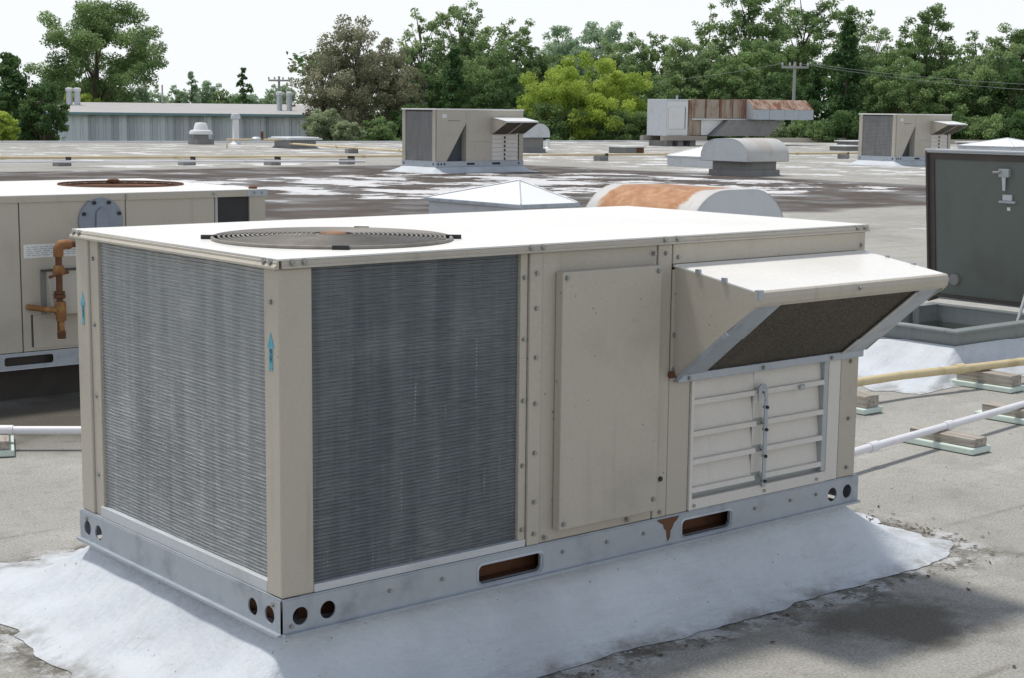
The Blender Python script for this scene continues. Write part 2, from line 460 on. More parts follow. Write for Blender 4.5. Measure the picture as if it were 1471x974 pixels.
# ------------------------------------------------------------------ mesh helpers
class MB:
    def __init__(self):
        self.v = []
        self.f = []

    def add(self, vs, fs):
        o = len(self.v)
        self.v += [tuple(p) for p in vs]
        self.f += [tuple(i + o for i in q) for q in fs]
        return self

    def box(self, x0, x1, y0, y1, z0, z1):
        vs = [(x0, y0, z0), (x1, y0, z0), (x1, y1, z0), (x0, y1, z0), (x0, y0, z1), (x1, y0, z1), (x1, y1, z1), (x0, y1, z1)]
        return self.add(vs, [(0, 3, 2, 1), (4, 5, 6, 7), (0, 1, 5, 4), (1, 2, 6, 5), (2, 3, 7, 6), (3, 0, 4, 7)])

    def prism(self, poly, a0, a1, axis='x'):
        """extrude a 2D outline along an axis; poly is (y,z) for x, (x,z) for y, (x,y) for z"""
        def p(q, a):
            return (a, q[0], q[1]) if axis == 'x' else ((q[0], a, q[1]) if axis == 'y' else (q[0], q[1], a))
        k = len(poly)
        vs = [p(q, a0) for q in poly] + [p(q, a1) for q in poly]
        fs = [tuple(range(k)), tuple(range(2 * k - 1, k - 1, -1))]
        fs += [(i, i + k, (i + 1) % k + k, (i + 1) % k) for i in range(k)]
        return self.add(vs, fs)

    def tube(self, pts, r, seg=10, caps=True):
        pts = [Vector(p) for p in pts]
        rs = r if isinstance(r, (list, tuple)) else [r] * len(pts)
        o = []
        ref = None
        for i, p in enumerate(pts):
            t = (pts[min(i + 1, len(pts) - 1)] - pts[max(i - 1, 0)]).normalized()
            if ref is None:
                ref = t.orthogonal().normalized()
            ref = (ref - t * ref.dot(t)).normalized()
            b = t.cross(ref)
            o += [p + (ref * math.cos(2 * math.pi * k / seg) + b * math.sin(2 * math.pi * k / seg)) * rs[i] for k in range(seg)]
        fs = []
        for i in range(len(pts) - 1):
            for k in range(seg):
                a, b2 = i * seg + k, i * seg + (k + 1) % seg
                fs.append((a, b2, b2 + seg, a + seg))
        if caps:
            fs.append(tuple(range(seg - 1, -1, -1)))
            fs.append(tuple(range((len(pts) - 1) * seg, len(pts) * seg)))
        return self.add(o, fs)

    def lathe(self, prof, c=(0, 0, 0), seg=24):
        vs = []
        for r, z in prof:
            vs += [(c[0] + r * math.cos(2 * math.pi * k / seg), c[1] + r * math.sin(2 * math.pi * k / seg), c[2] + z) for k in range(seg)]
        fs = []
        for i in range(len(prof) - 1):
            for k in range(seg):
                a, b = i * seg + k, i * seg + (k + 1) % seg
                fs.append((a, b, b + seg, a + seg))
        fs.append(tuple(range(seg - 1, -1, -1)))
        fs.append(tuple(range((len(prof) - 1) * seg, len(prof) * seg)))
        return self.add(vs, fs)

    def ring(self, c, R, r, seg=48, sides=6):
        vs = []
        for i in range(seg):
            a = 2 * math.pi * i / seg
            for k in range(sides):
                b = 2 * math.pi * k / sides
                rr = R + r * math.cos(b)
                vs.append((c[0] + rr * math.cos(a), c[1] + rr * math.sin(a), c[2] + r * math.sin(b)))
        fs = [(i * sides + k, ((i + 1) % seg) * sides + k, ((i + 1) % seg) * sides + (k + 1) % sides, i * sides + (k + 1) % sides) for i in range(seg) for k in range(sides)]
        return self.add(vs, fs)

    def build(self, name, mat, parent=None, bevel=0.0, smooth=False, loc=None):
        me = bpy.data.meshes.new(name)
        me.from_pydata(self.v, [], self.f)
        bm = bmesh.new()
        bm.from_mesh(me)
        bmesh.ops.recalc_face_normals(bm, faces=bm.faces)
        if bevel:
            ed = [e for e in bm.edges if len(e.link_faces) == 2 and e.calc_face_angle(0) > 0.5]
            bmesh.ops.bevel(bm, geom=ed, offset=bevel, segments=2, affect='EDGES', profile=0.5)
        bm.to_mesh(me)
        bm.free()
        return obj(name, me, mat, parent, smooth, loc)


def obj(name, me, mat, parent=None, smooth=False, loc=None):
    if mat is not None and not me.materials:
        me.materials.append(mat if isinstance(mat, bpy.types.Material) else M[mat])
    if smooth:
        me.polygons.foreach_set('use_smooth', [True] * len(me.polygons))
        me.set_sharp_from_angle(angle=rad(40))
    o = bpy.data.objects.new(name, me)
    COL.objects.link(o)
    o.parent = parent
    if loc is not None:
        o.location = loc
    return o


def tag(o, label, cat=None, group=None, kind=None):
    o['label'] = label
    if cat:
        o['category'] = cat
    if group:
        o['group'] = group
    if kind:
        o['kind'] = kind
    return o


def thing(name, label, cat, loc=(0, 0, 0), rz=0.0, group=None):
    o = bpy.data.objects.new(name, None)
    COL.objects.link(o)
    o.location = loc
    o.rotation_euler = (0, 0, rz)
    o.empty_display_size = 0.1
    return tag(o, label, cat, group)


def copy_tree(o, parent=None):
    kids = [c for c in o.children]
    c = o.copy()
    COL.objects.link(c)
    c.parent = parent
    for k in kids:
        copy_tree(k, c)
    return c


def stuff(o):
    o['kind'] = 'stuff'
    return o


def plate(outer, holes, t):
    """flat sheet with holes, lying in XY, thickness t (upwards)"""
    cu = bpy.data.curves.new('outline', 'CURVE')
    cu.dimensions = '2D'
    cu.fill_mode = 'BOTH'
    cu.extrude = t / 2
    for ring in [outer] + holes:
        s = cu.splines.new('POLY')
        s.points.add(len(ring) - 1)
        for p, q in zip(s.points, ring):
            p.co = (q[0], q[1], 0, 1)
        s.use_cyclic_u = True
    o = bpy.data.objects.new('outline', cu)
    me = bpy.data.meshes.new_from_object(o)
    bpy.data.objects.remove(o)
    bpy.data.curves.remove(cu)
    me.transform(Matrix.Translation((0, 0, t / 2)))
    return me


def rrect(x0, x1, y0, y1, r, k=6):
    o = []
    for cx, cy, a0 in ((x1 - r, y1 - r, 0), (x0 + r, y1 - r, 90), (x0 + r, y0 + r, 180), (x1 - r, y0 + r, 270)):
        o += [(cx + r * math.cos(rad(a0 + 90 * i / k)), cy + r * math.sin(rad(a0 + 90 * i / k))) for i in range(k + 1)]
    return o


def circ(cx, cy, r, k=20):
    return [(cx + r * math.cos(2 * math.pi * i / k), cy + r * math.sin(2 * math.pi * i / k)) for i in range(k)]


UP_X = Matrix(((1, 0, 0, 0), (0, 0, -1, 0), (0, 1, 0, 0), (0, 0, 0, 1)))            # sheet XY -> XZ, thickness towards -Y
UP_Y = Matrix(((0, 0, -1, 0), (1, 0, 0, 0), (0, 1, 0, 0), (0, 0, 0, 1)))            # sheet XY -> YZ, thickness towards -X

_screw = {}


def screw(parent, p, face='-y', r=0.0065):
    key = (face, r)
    if key not in _screw:
        mb = MB()
        a = {'-y': (0, -1, 0), '-x': (-1, 0, 0), 'z': (0, 0, 1)}[face]
        a = Vector(a)
        mb.tube([a * -0.002, a * 0.0015], r * 1.35, 10)
        mb.tube([a * 0.0015, a * 0.006], r, 6)
        o = mb.build('screw', 'screw', parent, loc=p)
        _screw[key] = o.data
        return o
    return obj('screw', _screw[key], None, parent, loc=p)


def skirt(name, label, inner, outer, h, cr, parent=None, wob=0.02, seed=1, power=1.9, rings=16, close=True):
    """roof-coating flashing that sweeps from a curb down to the roof and feathers out"""
    rnd = random.Random(seed)
    ph = [rnd.uniform(0, 6.28) for _ in range(8)]
    N = 400 if rings > 10 else 120
    jit = [rnd.gauss(0, 1) for _ in range(N)]
    jit = [(jit[i - 1] + 2 * jit[i] + jit[(i + 1) % N]) / 4 for i in range(N)]

    def rect(x0, x1, y0, y1, r):
        per = 2 * (x1 - x0 + y1 - y0)
        o = []
        for i in range(N):
            s = per * i / N
            w, hh = x1 - x0, y1 - y0
            if s < w:
                p = (x0 + s, y0)
            elif s < w + hh:
                p = (x1, y0 + s - w)
            elif s < 2 * w + hh:
                p = (x1 - (s - w - hh), y1)
            else:
                p = (x0, y1 - (s - 2 * w - hh))
            px = min(max(p[0], x0 + r), x1 - r)
            py = min(max(p[1], y0 + r), y1 - r)
            dx, dy = p[0] - px, p[1] - py
            L = math.hypot(dx, dy)
            if L > r and r > 0:
                p = (px + dx / L * r, py + dy / L * r)
            o.append(p)
        return o
    ri = rect(*inner, 0.01)
    # spread the outer samples at the same fractions of each side as the inner ones
    ro = []
    for (x, y) in rect(*inner, 0.0):
        fx = (x - inner[0]) / (inner[1] - inner[0])
        fy = (y - inner[2]) / (inner[3] - inner[2])
        X = outer[0] + fx * (outer[1] - outer[0])
        Y = outer[2] + fy * (outer[3] - outer[2])
        px = min(max(X, outer[0] + cr), outer[1] - cr)
        py = min(max(Y, outer[2] + cr), outer[3] - cr)
        dx, dy = X - px, Y - py
        L = math.hypot(dx, dy)
        if L > cr:
            X, Y = px + dx / L * cr, py + dy / L * cr
        ro.append((X, Y))
    mb = MB()
    vs = []
    for j in range(rings + 1):
        t = j / rings
        for i in range(N):
            a = 2 * math.pi * i / N
            w = (math.sin(5 * a + ph[0]) + math.sin(11 * a + ph[1]) * 0.7 + math.sin(23 * a + ph[2]) * 0.5 + math.sin(47 * a + ph[3]) * 0.35) * wob
            tt = t * (1 + (w / 0.3) * t + jit[i] * 0.035 * t ** 8)
            x = ri[i][0] + (ro[i][0] - ri[i][0]) * tt
            y = ri[i][1] + (ro[i][1] - ri[i][1]) * tt
            z = h * (1 - t) ** power + 0.006 * (1 - t * t) + 0.002
            z += 0.0035 * max(0.0, 1 - abs(t - 0.80 - 0.03 * math.sin(4 * a + ph[6])) / 0.05)
            z += 0.006 * math.sin(9 * a + ph[4] + 3 * t) * math.sin(math.pi * t) + 0.004 * math.sin(31 * a + ph[5] + 5 * t) * math.sin(math.pi * t)
            vs.append((x, y, max(z, 0.0025)))
    fs = [(j * N + i, j * N + (i + 1) % N, (j + 1) * N + (i + 1) % N, (j + 1) * N + i) for j in range(rings) for i in range(N)]
    mb.add(vs, fs)
    # curb wall top closing the inside
    if close:
        mb.add([vs[i] for i in range(N)], [tuple(range(N))])
    o = mb.build(name, 'skirt', parent, smooth=True)
    if label:
        tag(o, label, 'flashing')
    return o


# ------------------------------------------------------------------ setting: ground, roof
g = MB()
g.add([(-2500, -2500, -5), (2500, -2500, -5), (2500, 2500, -5), (-2500, 2500, -5)], [(0, 1, 2, 3)])
tag(g.build('ground', 'ground'), 'green ground around the building', kind='structure')

ROOF = [(-30, -15), (82, -15), (74, 38), (66.5, 42.0), (62.8, 47.5), (50.1, 51.2), (33.5, 52.6), (21.8, 55.3), (-30, 60)]
rm = MB().prism(ROOF, -5.0, 0.0, 'z')
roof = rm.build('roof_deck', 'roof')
tag(roof, 'weathered flat roof with damp brown stretch and worn white coating', kind='structure')
# metal edging along the far rim, in lengths
edge_pts = [Vector((*p, 0)) for p in ROOF[2:]]
for i in range(len(edge_pts) - 1):
    a, b = edge_pts[i], edge_pts[i + 1]
    n = max(1, int((b - a).length / 6))
    for k in range(n):
        p, q = a.lerp(b, k / n + 0.001), a.lerp(b, (k + 1) / n - 0.001)
        t = (q - p).normalized()
        s = Vector((-t.y, t.x, 0))
        hh = 0.22 if p.x > 58 else 0.07
        vs = [p + s * -0.05, q + s * -0.05, q + s * 0.12, p + s * 0.12]
        m = MB().add([(*v.xy, -0.12) for v in vs] + [(*v.xy, hh) for v in vs], [(0, 3, 2, 1), (4, 5, 6, 7), (0, 1, 5, 4), (1, 2, 6, 5), (2, 3, 7, 6), (3, 0, 4, 7)])
        m.build('roof_edging', 'white' if p.x < 58 else 'beige', roof)

# ------------------------------------------------------------------ the big unit in front
UL, UW, UH, RZ = 2.10, 1.06, 0.875, 0.21     # length, width, height, height of the rail foot above the roof
skirt('curb_flashing', 'wide white coated flashing sweeping from under the large front unit onto the roof',
      (0.03, 2.07, 0.03, 1.03), (-0.27, 2.57, -0.155, 1.62), 0.20, 0.17, wob=0.016, seed=4)
unit = thing('rooftop_air_conditioner', 'large beige rooftop air conditioner with coil sides and intake hood, nearest the camera', 'air conditioner', (0, 0, RZ))

# base rails: galvanised channel with fork slots and lifting holes
def rail_face(L, slots, holes, h=0.080):
    return plate([(0, 0), (L, 0), (L, h), (0, h)], [rrect(a, b, 0.014, 0.062, 0.014) for a, b in slots] + [circ(x, 0.038, 0.0215) for x in holes], 0.004)

me = rail_face(UL + 0.012, [(0.575, 0.79), (1.312, 1.52)], [0.052, 0.128, 1.985, 2.058])
me.transform(Matrix.Translation((-0.006, -0.002, 0)) @ UP_X)
fr = obj('base_rail', me, 'galv', unit)
MB().box(-0.006, UL + 0.006, -0.018, -0.006, -0.004, 0.003).box(-0.006, UL + 0.006, -0.006, 0.055, -0.004, 0.0).build('rail_foot', 'galv', fr)
MB().box(0.0, UL, -0.004, 0.05, 0.080, 0.084).build('rail_flange', 'galv', fr)
for a, b in ((0.575, 0.79), (1.312, 1.52)):
    mb = MB()
    mb.box(a - 0.03, b + 0.03, 0.060, 0.064, 0.0, 0.075)
    mb.box(a - 0.03, b + 0.03, 0.004, 0.060, 0.004, 0.008)
    mb.build('slot_liner', 'rust', fr)
    mb = MB()
    o, i_ = rrect(a - 0.006, b + 0.006, 0.008, 0.068, 0.018), rrect(a, b, 0.014, 0.062, 0.014)
    k = len(o)
    vs = [(p[0], -0.0065, p[1]) for p in o] + [(p[0], -0.0085, p[1]) for p in i_] + [(p[0], 0.010, p[1]) for p in i_]
    fs = [(j, (j + 1) % k, (j + 1) % k + k, j + k) for j in range(k)] + [(j + k, (j + 1) % k + k, (j + 1) % k + 2 * k, j + 2 * k) for j in range(k)]
    mb.add(vs, fs).build('slot_rim', 'galv', fr)
me = rail_face(UW + 0.012, [], [0.052, 0.128, 0.955, 1.025])
me.transform(Matrix.Translation((-0.002, -0.006, 0)) @ UP_Y)
sr = obj('base_rail', me, 'galv', unit)
MB().box(-0.018, -0.006, -0.006, UW + 0.006, -0.004, 0.003).build('rail_foot', 'galv', sr)
MB().box(-0.004, 0.05, 0.0, UW, 0.080, 0.084).build('rail_flange', 'galv', sr)
MB().box(0.0, UL, UW - 0.004, UW, 0, 0.08).build('base_rail', 'galv', unit)
MB().box(UL - 0.004, UL, 0.006, UW - 0.006, 0, 0.08).build('base_rail', 'galv', unit)
MB().box(0.045, 0.049, 0.09, UW - 0.09, 0.0, 0.078).box(0.09, UL - 0.09, 0.075, 0.078, 0.0, 0.07).build('inner_frame', 'rust', unit)
for x in (0.02, 0.30, 0.46, 0.86, 1.02, 1.16, 1.62, 1.78, 1.90):
    screw(unit, (x, -0.006, 0.05 if x > 0.1 else 0.018), '-y', 0.0042)
# rust run below the joint in the front rail
mb = MB()
pr = [(1.212, 0.079), (1.300, 0.079), (1.291, 0.068), (1.279, 0.061), (1.272, 0.047), (1.266, 0.041), (1.264, 0.022), (1.257, 0.012), (1.252, 0.024), (1.250, 0.043), (1.241, 0.050), (1.236, 0.064), (1.224, 0.069)]
mb.prism(pr, -0.0075, -0.0062, 'y').build('rust_run', 'rust', unit)

# galvanised sills under both coils
MB().box(0.088, 0.735, -0.001, 0.03, 0.0845, 0.104).build('coil_sill', 'galv_pale', unit, bevel=0.002)
MB().box(0.001, 0.03, 0.068, 0.945, 0.0845, 0.114).build('coil_sill', 'galv_pale', unit, bevel=0.002)

# corner posts
def post(poly, z0=0.0845, z1=0.852):
    return MB().prism(poly, z0, z1, 'z').build('corner_post', 'beige', unit, bevel=0.004)

post([(0, 0), (0.088, 0), (0.088, 0.02), (0.02, 0.02), (0.02, 0.067), (0, 0.067)])
post([(0, 0.985), (0.02, 0.985), (0.02, 1.04), (0.09, 1.04), (0.09, 1.06), (0, 1.06)])
MB().box(0.006, 0.022, 0.935, 0.984, 0.0845, 0.852).build('coil_channel', 'beige', unit, bevel=0.002)
MB().box(0.713, 0.7365, 0.004, 0.03, 0.0845, 0.852).build('coil_channel', 'beige', unit, bevel=0.002)
MB().box(0.739, 0.781, -0.003, 0.03, 0.0845, 0.852).build('centre_post', 'beige', unit, bevel=0.003)

# coils: horizontal ribs as real relief
def ribs(n, z0, z1, depth):
    """profile (offset outwards, z)"""
    p = (z1 - z0) / n
    pr = []
    for i in range(n):
        z = z0 + i * p
        pr += [(0, z), (0, z + p * 0.42), (depth, z + p * 0.55), (depth, z + p * 0.9)]
    pr.append((0, z1))
    return pr

def coil(axis, a0, a1, z0, z1, base, mat, n=84, depth=0.0030, seed=0, seg=26):
    rnd = random.Random(seed)
    pr = ribs(n, z0, z1, depth)
    mb = MB()
    vs = []
    for s in range(seg + 1):
        a = a0 + (a1 - a0) * s / seg
        for k, (dd, z) in enumerate(pr):
            j = rnd.uniform(-0.0007, 0.0007) if dd else 0
            jz = math.sin(a * 9 + z * 6) * 0.0012 + rnd.uniform(-0.0006, 0.0006)
            o = base - dd + j
            vs.append((a, o, z + jz) if axis == 'x' else (o, a, z + jz))
    m = len(pr)
    fs = [(s * m + k, (s + 1) * m + k, (s + 1) * m + k + 1, s * m + k + 1) for s in range(seg) for k in range(m - 1)]
    mb.add(vs, fs)
    o = mb.build('coil_fins', mat, unit)
    return stuff(o)

coil('x', 0.086, 0.714, 0.104, 0.852, 0.017, 'coil_front', seed=3)
coil('y', 0.066, 0.936, 0.112, 0.852, 0.017, 'coil_side', seed=5)
MB().box(0.086, 0.714, 0.022, 0.05, 0.09, 0.852).build('coil_core', 'dark', unit)
MB().box(0.022, 0.05, 0.066, 0.936, 0.09, 0.852).build('coil_core', 'dark', unit)
# bent-fin scuffs on the side coil
rnd = random.Random(8)
# back and end panels, cabinet
MB().box(0.02, 0.735, UW - 0.02, UW - 0.004, 0.0845, 0.852).build('back_panel', 'beige', unit)
MB().box(0.745, UL - 0.022, 0.035, UW - 0.006, 0.0845, 0.85).build('cabinet_core', 'beige', unit)
MB().box(UL - 0.021, UL - 0.004, 0.03, UW - 0.01, 0.0845, 0.852).build('end_panel', 'beige', unit, bevel=0.002)

# front panels
MB().box(0.783, 1.195, 0.002, 0.03, 0.0845, 0.852).build('access_panel', 'beige', unit, bevel=0.002)
cp = MB().box(0.828, 1.186, -0.028, 0.0005, 0.116, 0.800).build('cover_panel', 'beige', unit, bevel=0.003)
for p in ((0.842, 0.785), (1.172, 0.785), (0.842, 0.132), (1.172, 0.150)):
    screw(cp, (p[0], -0.028, p[1]), '-y', 0.0055)
MB().box(1.198, 1.2505, -0.002, 0.03, 0.0845, 0.852).build('centre_post', 'beige', unit, bevel=0.003)
MB().box(1.253, 2.092, -0.0035, 0.03, 0.797, 0.852).build('header_strip', 'beige', unit, bevel=0.002)
MB().box(1.255, 2.09, -0.010, 0.0, 0.789, 0.796).build('drip_edge', 'damper', unit)
MB().box(2.003, 2.088, -0.002, 0.03, 0.0845, 0.495).build('corner_post', 'beige', unit, bevel=0.003)
MB().box(1.2535, 1.336, 0.000, 0.03, 0.0845, 0.490).build('damper_side_strip', 'beige', unit, bevel=0.002)

# damper: frame, four blades, linkage
dmp = MB().box(1.340, 1.352, -0.006, 0.028, 0.085, 0.462).box(1.945, 2.000, -0.003, 0.028, 0.085, 0.462).box(1.352, 1.945, -0.005, 0.028, 0.085, 0.117).build('damper_frame', 'damper', unit, bevel=0.002)
MB().box(1.924, 1.944, -0.001, 0.028, 0.118, 0.462).build('side_channel', 'hatch_alu', dmp)
MB().box(1.352, 1.924, 0.020, 0.03, 0.117, 0.135).build('sill_channel', 'hatch_alu', dmp)
zs = [0.462, 0.389, 0.297, 0.216, 0.134]
for k in range(4):
    z1, z0 = zs[k], zs[k + 1]
    for a, b in ((1.353, 1.618), (1.660, 1.923)):
        prof = [(0.020, z1 - 0.002), (0.012, z0 + 0.016), (-0.002, z0 + 0.015), (-0.005, z0 + 0.001), (0.0, z0), (0.016, z0 + 0.006), (0.026, z1 - 0.004)]
        if k == 0:
            prof = [(0.016, z1), (0.010, z0 + 0.016), (-0.002, z0 + 0.015), (-0.005, z0 + 0.001), (0.0, z0), (0.016, z0 + 0.006), (0.024, z1)]
        MB().prism(prof, a, b, 'x').build('damper_blade', 'damper', dmp)
    MB().box(1.6185, 1.6595, 0.012, 0.024, z0 + 0.02, z1 - 0.001).build('blade_hinge', 'damper', dmp)
MB().box(1.6185, 1.6595, 0.016, 0.028, 0.13, 0.46).build('back_strip', 'hatch_alu', dmp)
lk = MB().box(1.642, 1.656, -0.014, -0.009, 0.112, 0.372).build('linkage_bar', 'galv', dmp, bevel=0.001)
MB().prism([(1.614, 0.372), (1.614, 0.414), (1.626, 0.424), (1.642, 0.422), (1.652, 0.408), (1.656, 0.372), (1.645, 0.372), (1.641, 0.398), (1.630, 0.404), (1.622, 0.372)], -0.013, -0.009, 'y').build('linkage_hook', 'galv', lk)
for z in (0.130, 0.205, 0.285, 0.352):
    MB().tube([(1.649, -0.004, z), (1.649, -0.020, z)], 0.005, 8).build('rivet', 'black', lk)
MB().box(1.800, 1.822, -0.014, -0.004, 0.386, 0.401).build('catch', 'hatch_alu', dmp, bevel=0.002)

# intake hood
hd = MB()
tn = 0.004
hd.prism([(0.0, 0.790), (0.0, 0.794), (-0.300, 0.748), (-0.300, 0.744)], 1.262, 2.092, 'x')
hood = hd.build('intake_hood', 'beige_sunlit', unit)
lip = [(-0.297, 0.749), (-0.306, 0.744), (-0.309, 0.732), (-0.306, 0.716), (-0.298, 0.706), (-0.292, 0.706), (-0.292, 0.744)]
MB().prism(lip, 1.258, 2.096, 'x').build('hood_lip', 'beige', hood)
side = [(0.0, 0.790), (-0.298, 0.744), (-0.298, 0.702), (-0.282, 0.694), (-0.190, 0.626), (-0.030, 0.486), (0.0, 0.482)]
MB().prism(side, 1.262, 1.266, 'x').build('hood_side', 'beige', hood)
MB().prism(side, 2.086, 2.090, 'x').build('hood_side', 'beige', hood)
MB().box(1.250, 1.274, -0.006, -0.0025, 0.470, 0.782).build('hood_flange', 'beige', hood)
# filter in the sloping mouth, held in galvanised rails
def slope(y0, z0, y1, z1, off, t, a, b):
    dy, dz = y1 - y0, z1 - z0
    L = math.hypot(dy, dz)
    ny, nz = dz / L, -dy / L
    if nz > 0:
        ny, nz = -ny, -nz
    return [(y0 + ny * off, z0 + nz * off), (y1 + ny * off, z1 + nz * off), (y1 + ny * (off + t), z1 + nz * (off + t)), (y0 + ny * (off + t), z0 + nz * (off + t))]

ft = MB().prism(slope(-0.284, 0.705, -0.012, 0.480, -0.012, 0.008, 0, 0), 1.368, 1.995, 'x').build('filter', 'filter', hood)
for a, b in ((1.268, 1.372), (1.985, 2.085)):
    MB().prism(slope(-0.288, 0.706, -0.010, 0.476, -0.004, 0.006, 0, 0), a, b, 'x').build('filter_rail', 'galv', hood)
MB().prism(slope(-0.200, 0.632, -0.022, 0.484, 0.002, 0.012, 0, 0), 1.256, 1.261, 'x').build('hood_gusset', 'galv', hood)
MB().prism(slope(-0.280, 0.700, -0.020, 0.486, 0.003, 0.004, 0, 0), 1.974, 1.980, 'x').build('filter_bead', 'damper', hood)
MB().box(1.268, 2.085, -0.022, 0.002, 0.464, 0.487).build('hood_sill', 'galv', hood, bevel=0.002)
for x in (1.31, 1.62, 1.93):
    screw(hood, (x, -0.022, 0.474), '-y', 0.005)
for t in (0.30, 0.62):
    MB().box(1.258, 1.266, -0.3 * t - 0.008, -0.3 * t + 0.008, 0.79 - 0.046 * t, 0.803 - 0.046 * t).build('hood_clip', 'galv', hood)
    MB().box(2.086, 2.094, -0.3 * t - 0.006, -0.3 * t + 0.006, 0.79 - 0.046 * t, 0.800 - 0.046 * t).build('hood_clip', 'galv', hood)
MB().box(1.259, 1.278, -0.3105, -0.296, 0.726, 0.752).build('lip_corner', 'galv', hood)
for p in ((1.262, 0.60), (1.262, 0.50)):
    screw(hood, (p[0], -0.006, p[1]), '-y', 0.006)
screw(hood, (1.68, -0.309, 0.733), '-y', 0.005)
MB().tube([(1.252, -0.004, 0.487), (1.252, -0.014, 0.487)], 0.010, 8).build('bolt', 'rust', hood)

# lid with the round fan opening
FC, FR = (0.405, 0.395), 0.303
lm = plate([(-0.006, -0.006), (UL + 0.002, -0.006), (UL + 0.002, UW + 0.004), (-0.006, UW + 0.004)], [circ(FC[0], FC[1], FR, 64)], 0.004)
lm.transform(Matrix.Translation((0, 0, UH - 0.004)))
lid = obj('lid', lm, 'beige_sunlit', unit)
LB = 0.853
MB().prism([(-0.0055, UH - 0.0045), (-0.0085, UH - 0.007), (-0.0085, LB + 0.007), (-0.0125, LB + 0.004), (-0.0125, LB), (-0.002, LB), (-0.002, UH - 0.0045)], 0.004, UL + 0.002, 'x').build('lid_edge', 'beige', lid)
mb = MB()
mb.prism([(-0.0055, UH - 0.0045), (-0.0085, UH - 0.007), (-0.0085, LB + 0.010), (-0.0150, LB + 0.004), (-0.0150, LB - 0.001), (-0.002, LB - 0.001), (-0.002, UH - 0.0045)], -0.006, UW + 0.004, 'y')
mb.build('lid_edge', 'beige', lid)
MB().box(UL - 0.003, UL + 0.0015, -0.0, UW, LB, UH - 0.0045).build('lid_edge', 'beige', lid)
MB().box(0.0, UL - 0.004, UW - 0.001, UW + 0.0035, LB, UH - 0.0045).build('lid_edge', 'beige', lid)
for x in (0.030, 0.062, 0.735, 0.775, 1.215, 1.262, 2.045, 2.080):
    screw(lid, (x, -0.0085, 0.866), '-y', 0.0058)
for y in (0.020, 0.048, 1.012, 1.046):
    screw(lid, (-0.0085, y, 0.867), '-x', 0.0058)
# fan guard: each wire hoop, cross wires and hub
gd = MB().ring((FC[0], FC[1], UH + 0.004), FR + 0.004, 0.005, 72, 8).build('fan_guard', 'wire', unit, smooth=True)
NR = 21
for k in range(1, NR):
    R = 0.045 + (FR - 0.045) * k / NR
    zz = UH + 0.006 + 0.008 * (1 - (R / FR) ** 2)
    MB().ring((FC[0], FC[1], zz), R, 0.0027, 56, 5).build('guard_hoop', 'wire', gd, smooth=True)
for k in range(6):
    a = 2 * math.pi * k / 6 + 0.3
    pts = [(FC[0] + R * math.cos(a), FC[1] + R * math.sin(a), UH + 0.002 + 0.008 * (1 - (R / FR) ** 2)) for R in (0.03, 0.12, 0.22, FR + 0.004)]
    MB().tube(pts, 0.0035, 6).build('guard_spoke', 'wire', gd)
MB().lathe([(0.034, 0.008), (0.036, 0.015), (0.030, 0.019)], (FC[0], FC[1], UH), 20).build('guard_hub', 'orange', gd)
for a in (148, 240, 330, 42):
    x, y = FC[0] + (FR + 0.012) * math.cos(rad(a)), FC[1] + (FR + 0.012) * math.sin(rad(a))
    MB().box(-0.020, 0.020, -0.008, 0.008, 0, 0.010).build('guard_clip', 'black', gd, loc=(x, y, UH + 0.0005)).rotation_euler = (0, 0, YAW * -1)
# fan below the guard
fan = MB().tube([(FC[0], FC[1], 0.55), (FC[0], FC[1], 0.80)], 0.07, 16).build('fan_motor', 'dark', unit)
for k in range(4):
    a = rad(90 * k + 20)
    vs = []
    for R, w, tw in ((0.06, 0.05, 0.03), (0.18, 0.10, 0.035), (0.285, 0.13, 0.03)):
        for s in (-1, 1):
            b = a + s * w / R * 0.6
            vs += [(FC[0] + R * math.cos(b), FC[1] + R * math.sin(b), 0.80 + s * tw), (FC[0] + R * math.cos(b), FC[1] + R * math.sin(b), 0.803 + s * tw)]
    fs = []
    for j in (0, 4):
        fs += [(j, j + 2, j + 6, j + 4), (j + 1, j + 5, j + 7, j + 3), (j, j + 4, j + 5, j + 1), (j + 2, j + 3, j + 7, j + 6)]
    MB().add(vs, fs).build('fan_blade', 'curb_grey', fan)
n_ = 40
vs, fs = [], []
for k in range(n_):
    c_, s_ = math.cos(2 * math.pi * k / n_), math.sin(2 * math.pi * k / n_)
    vs += [(FC[0] + (FR + 0.001) * c_, FC[1] + (FR + 0.001) * s_, UH - 0.003), (FC[0] + (FR - 0.006) * c_, FC[1] + (FR - 0.006) * s_, 0.72)]
for k in range(n_):
    j = (k + 1) % n_
    fs.append((2 * k, 2 * j, 2 * j + 1, 2 * k + 1))
MB().add(vs, fs).build('fan_shroud', 'curb_grey', unit, smooth=True)
MB().box(0.05, 0.735, 0.05, 1.03, 0.50, 0.505).build('inner_floor', 'dark', unit)

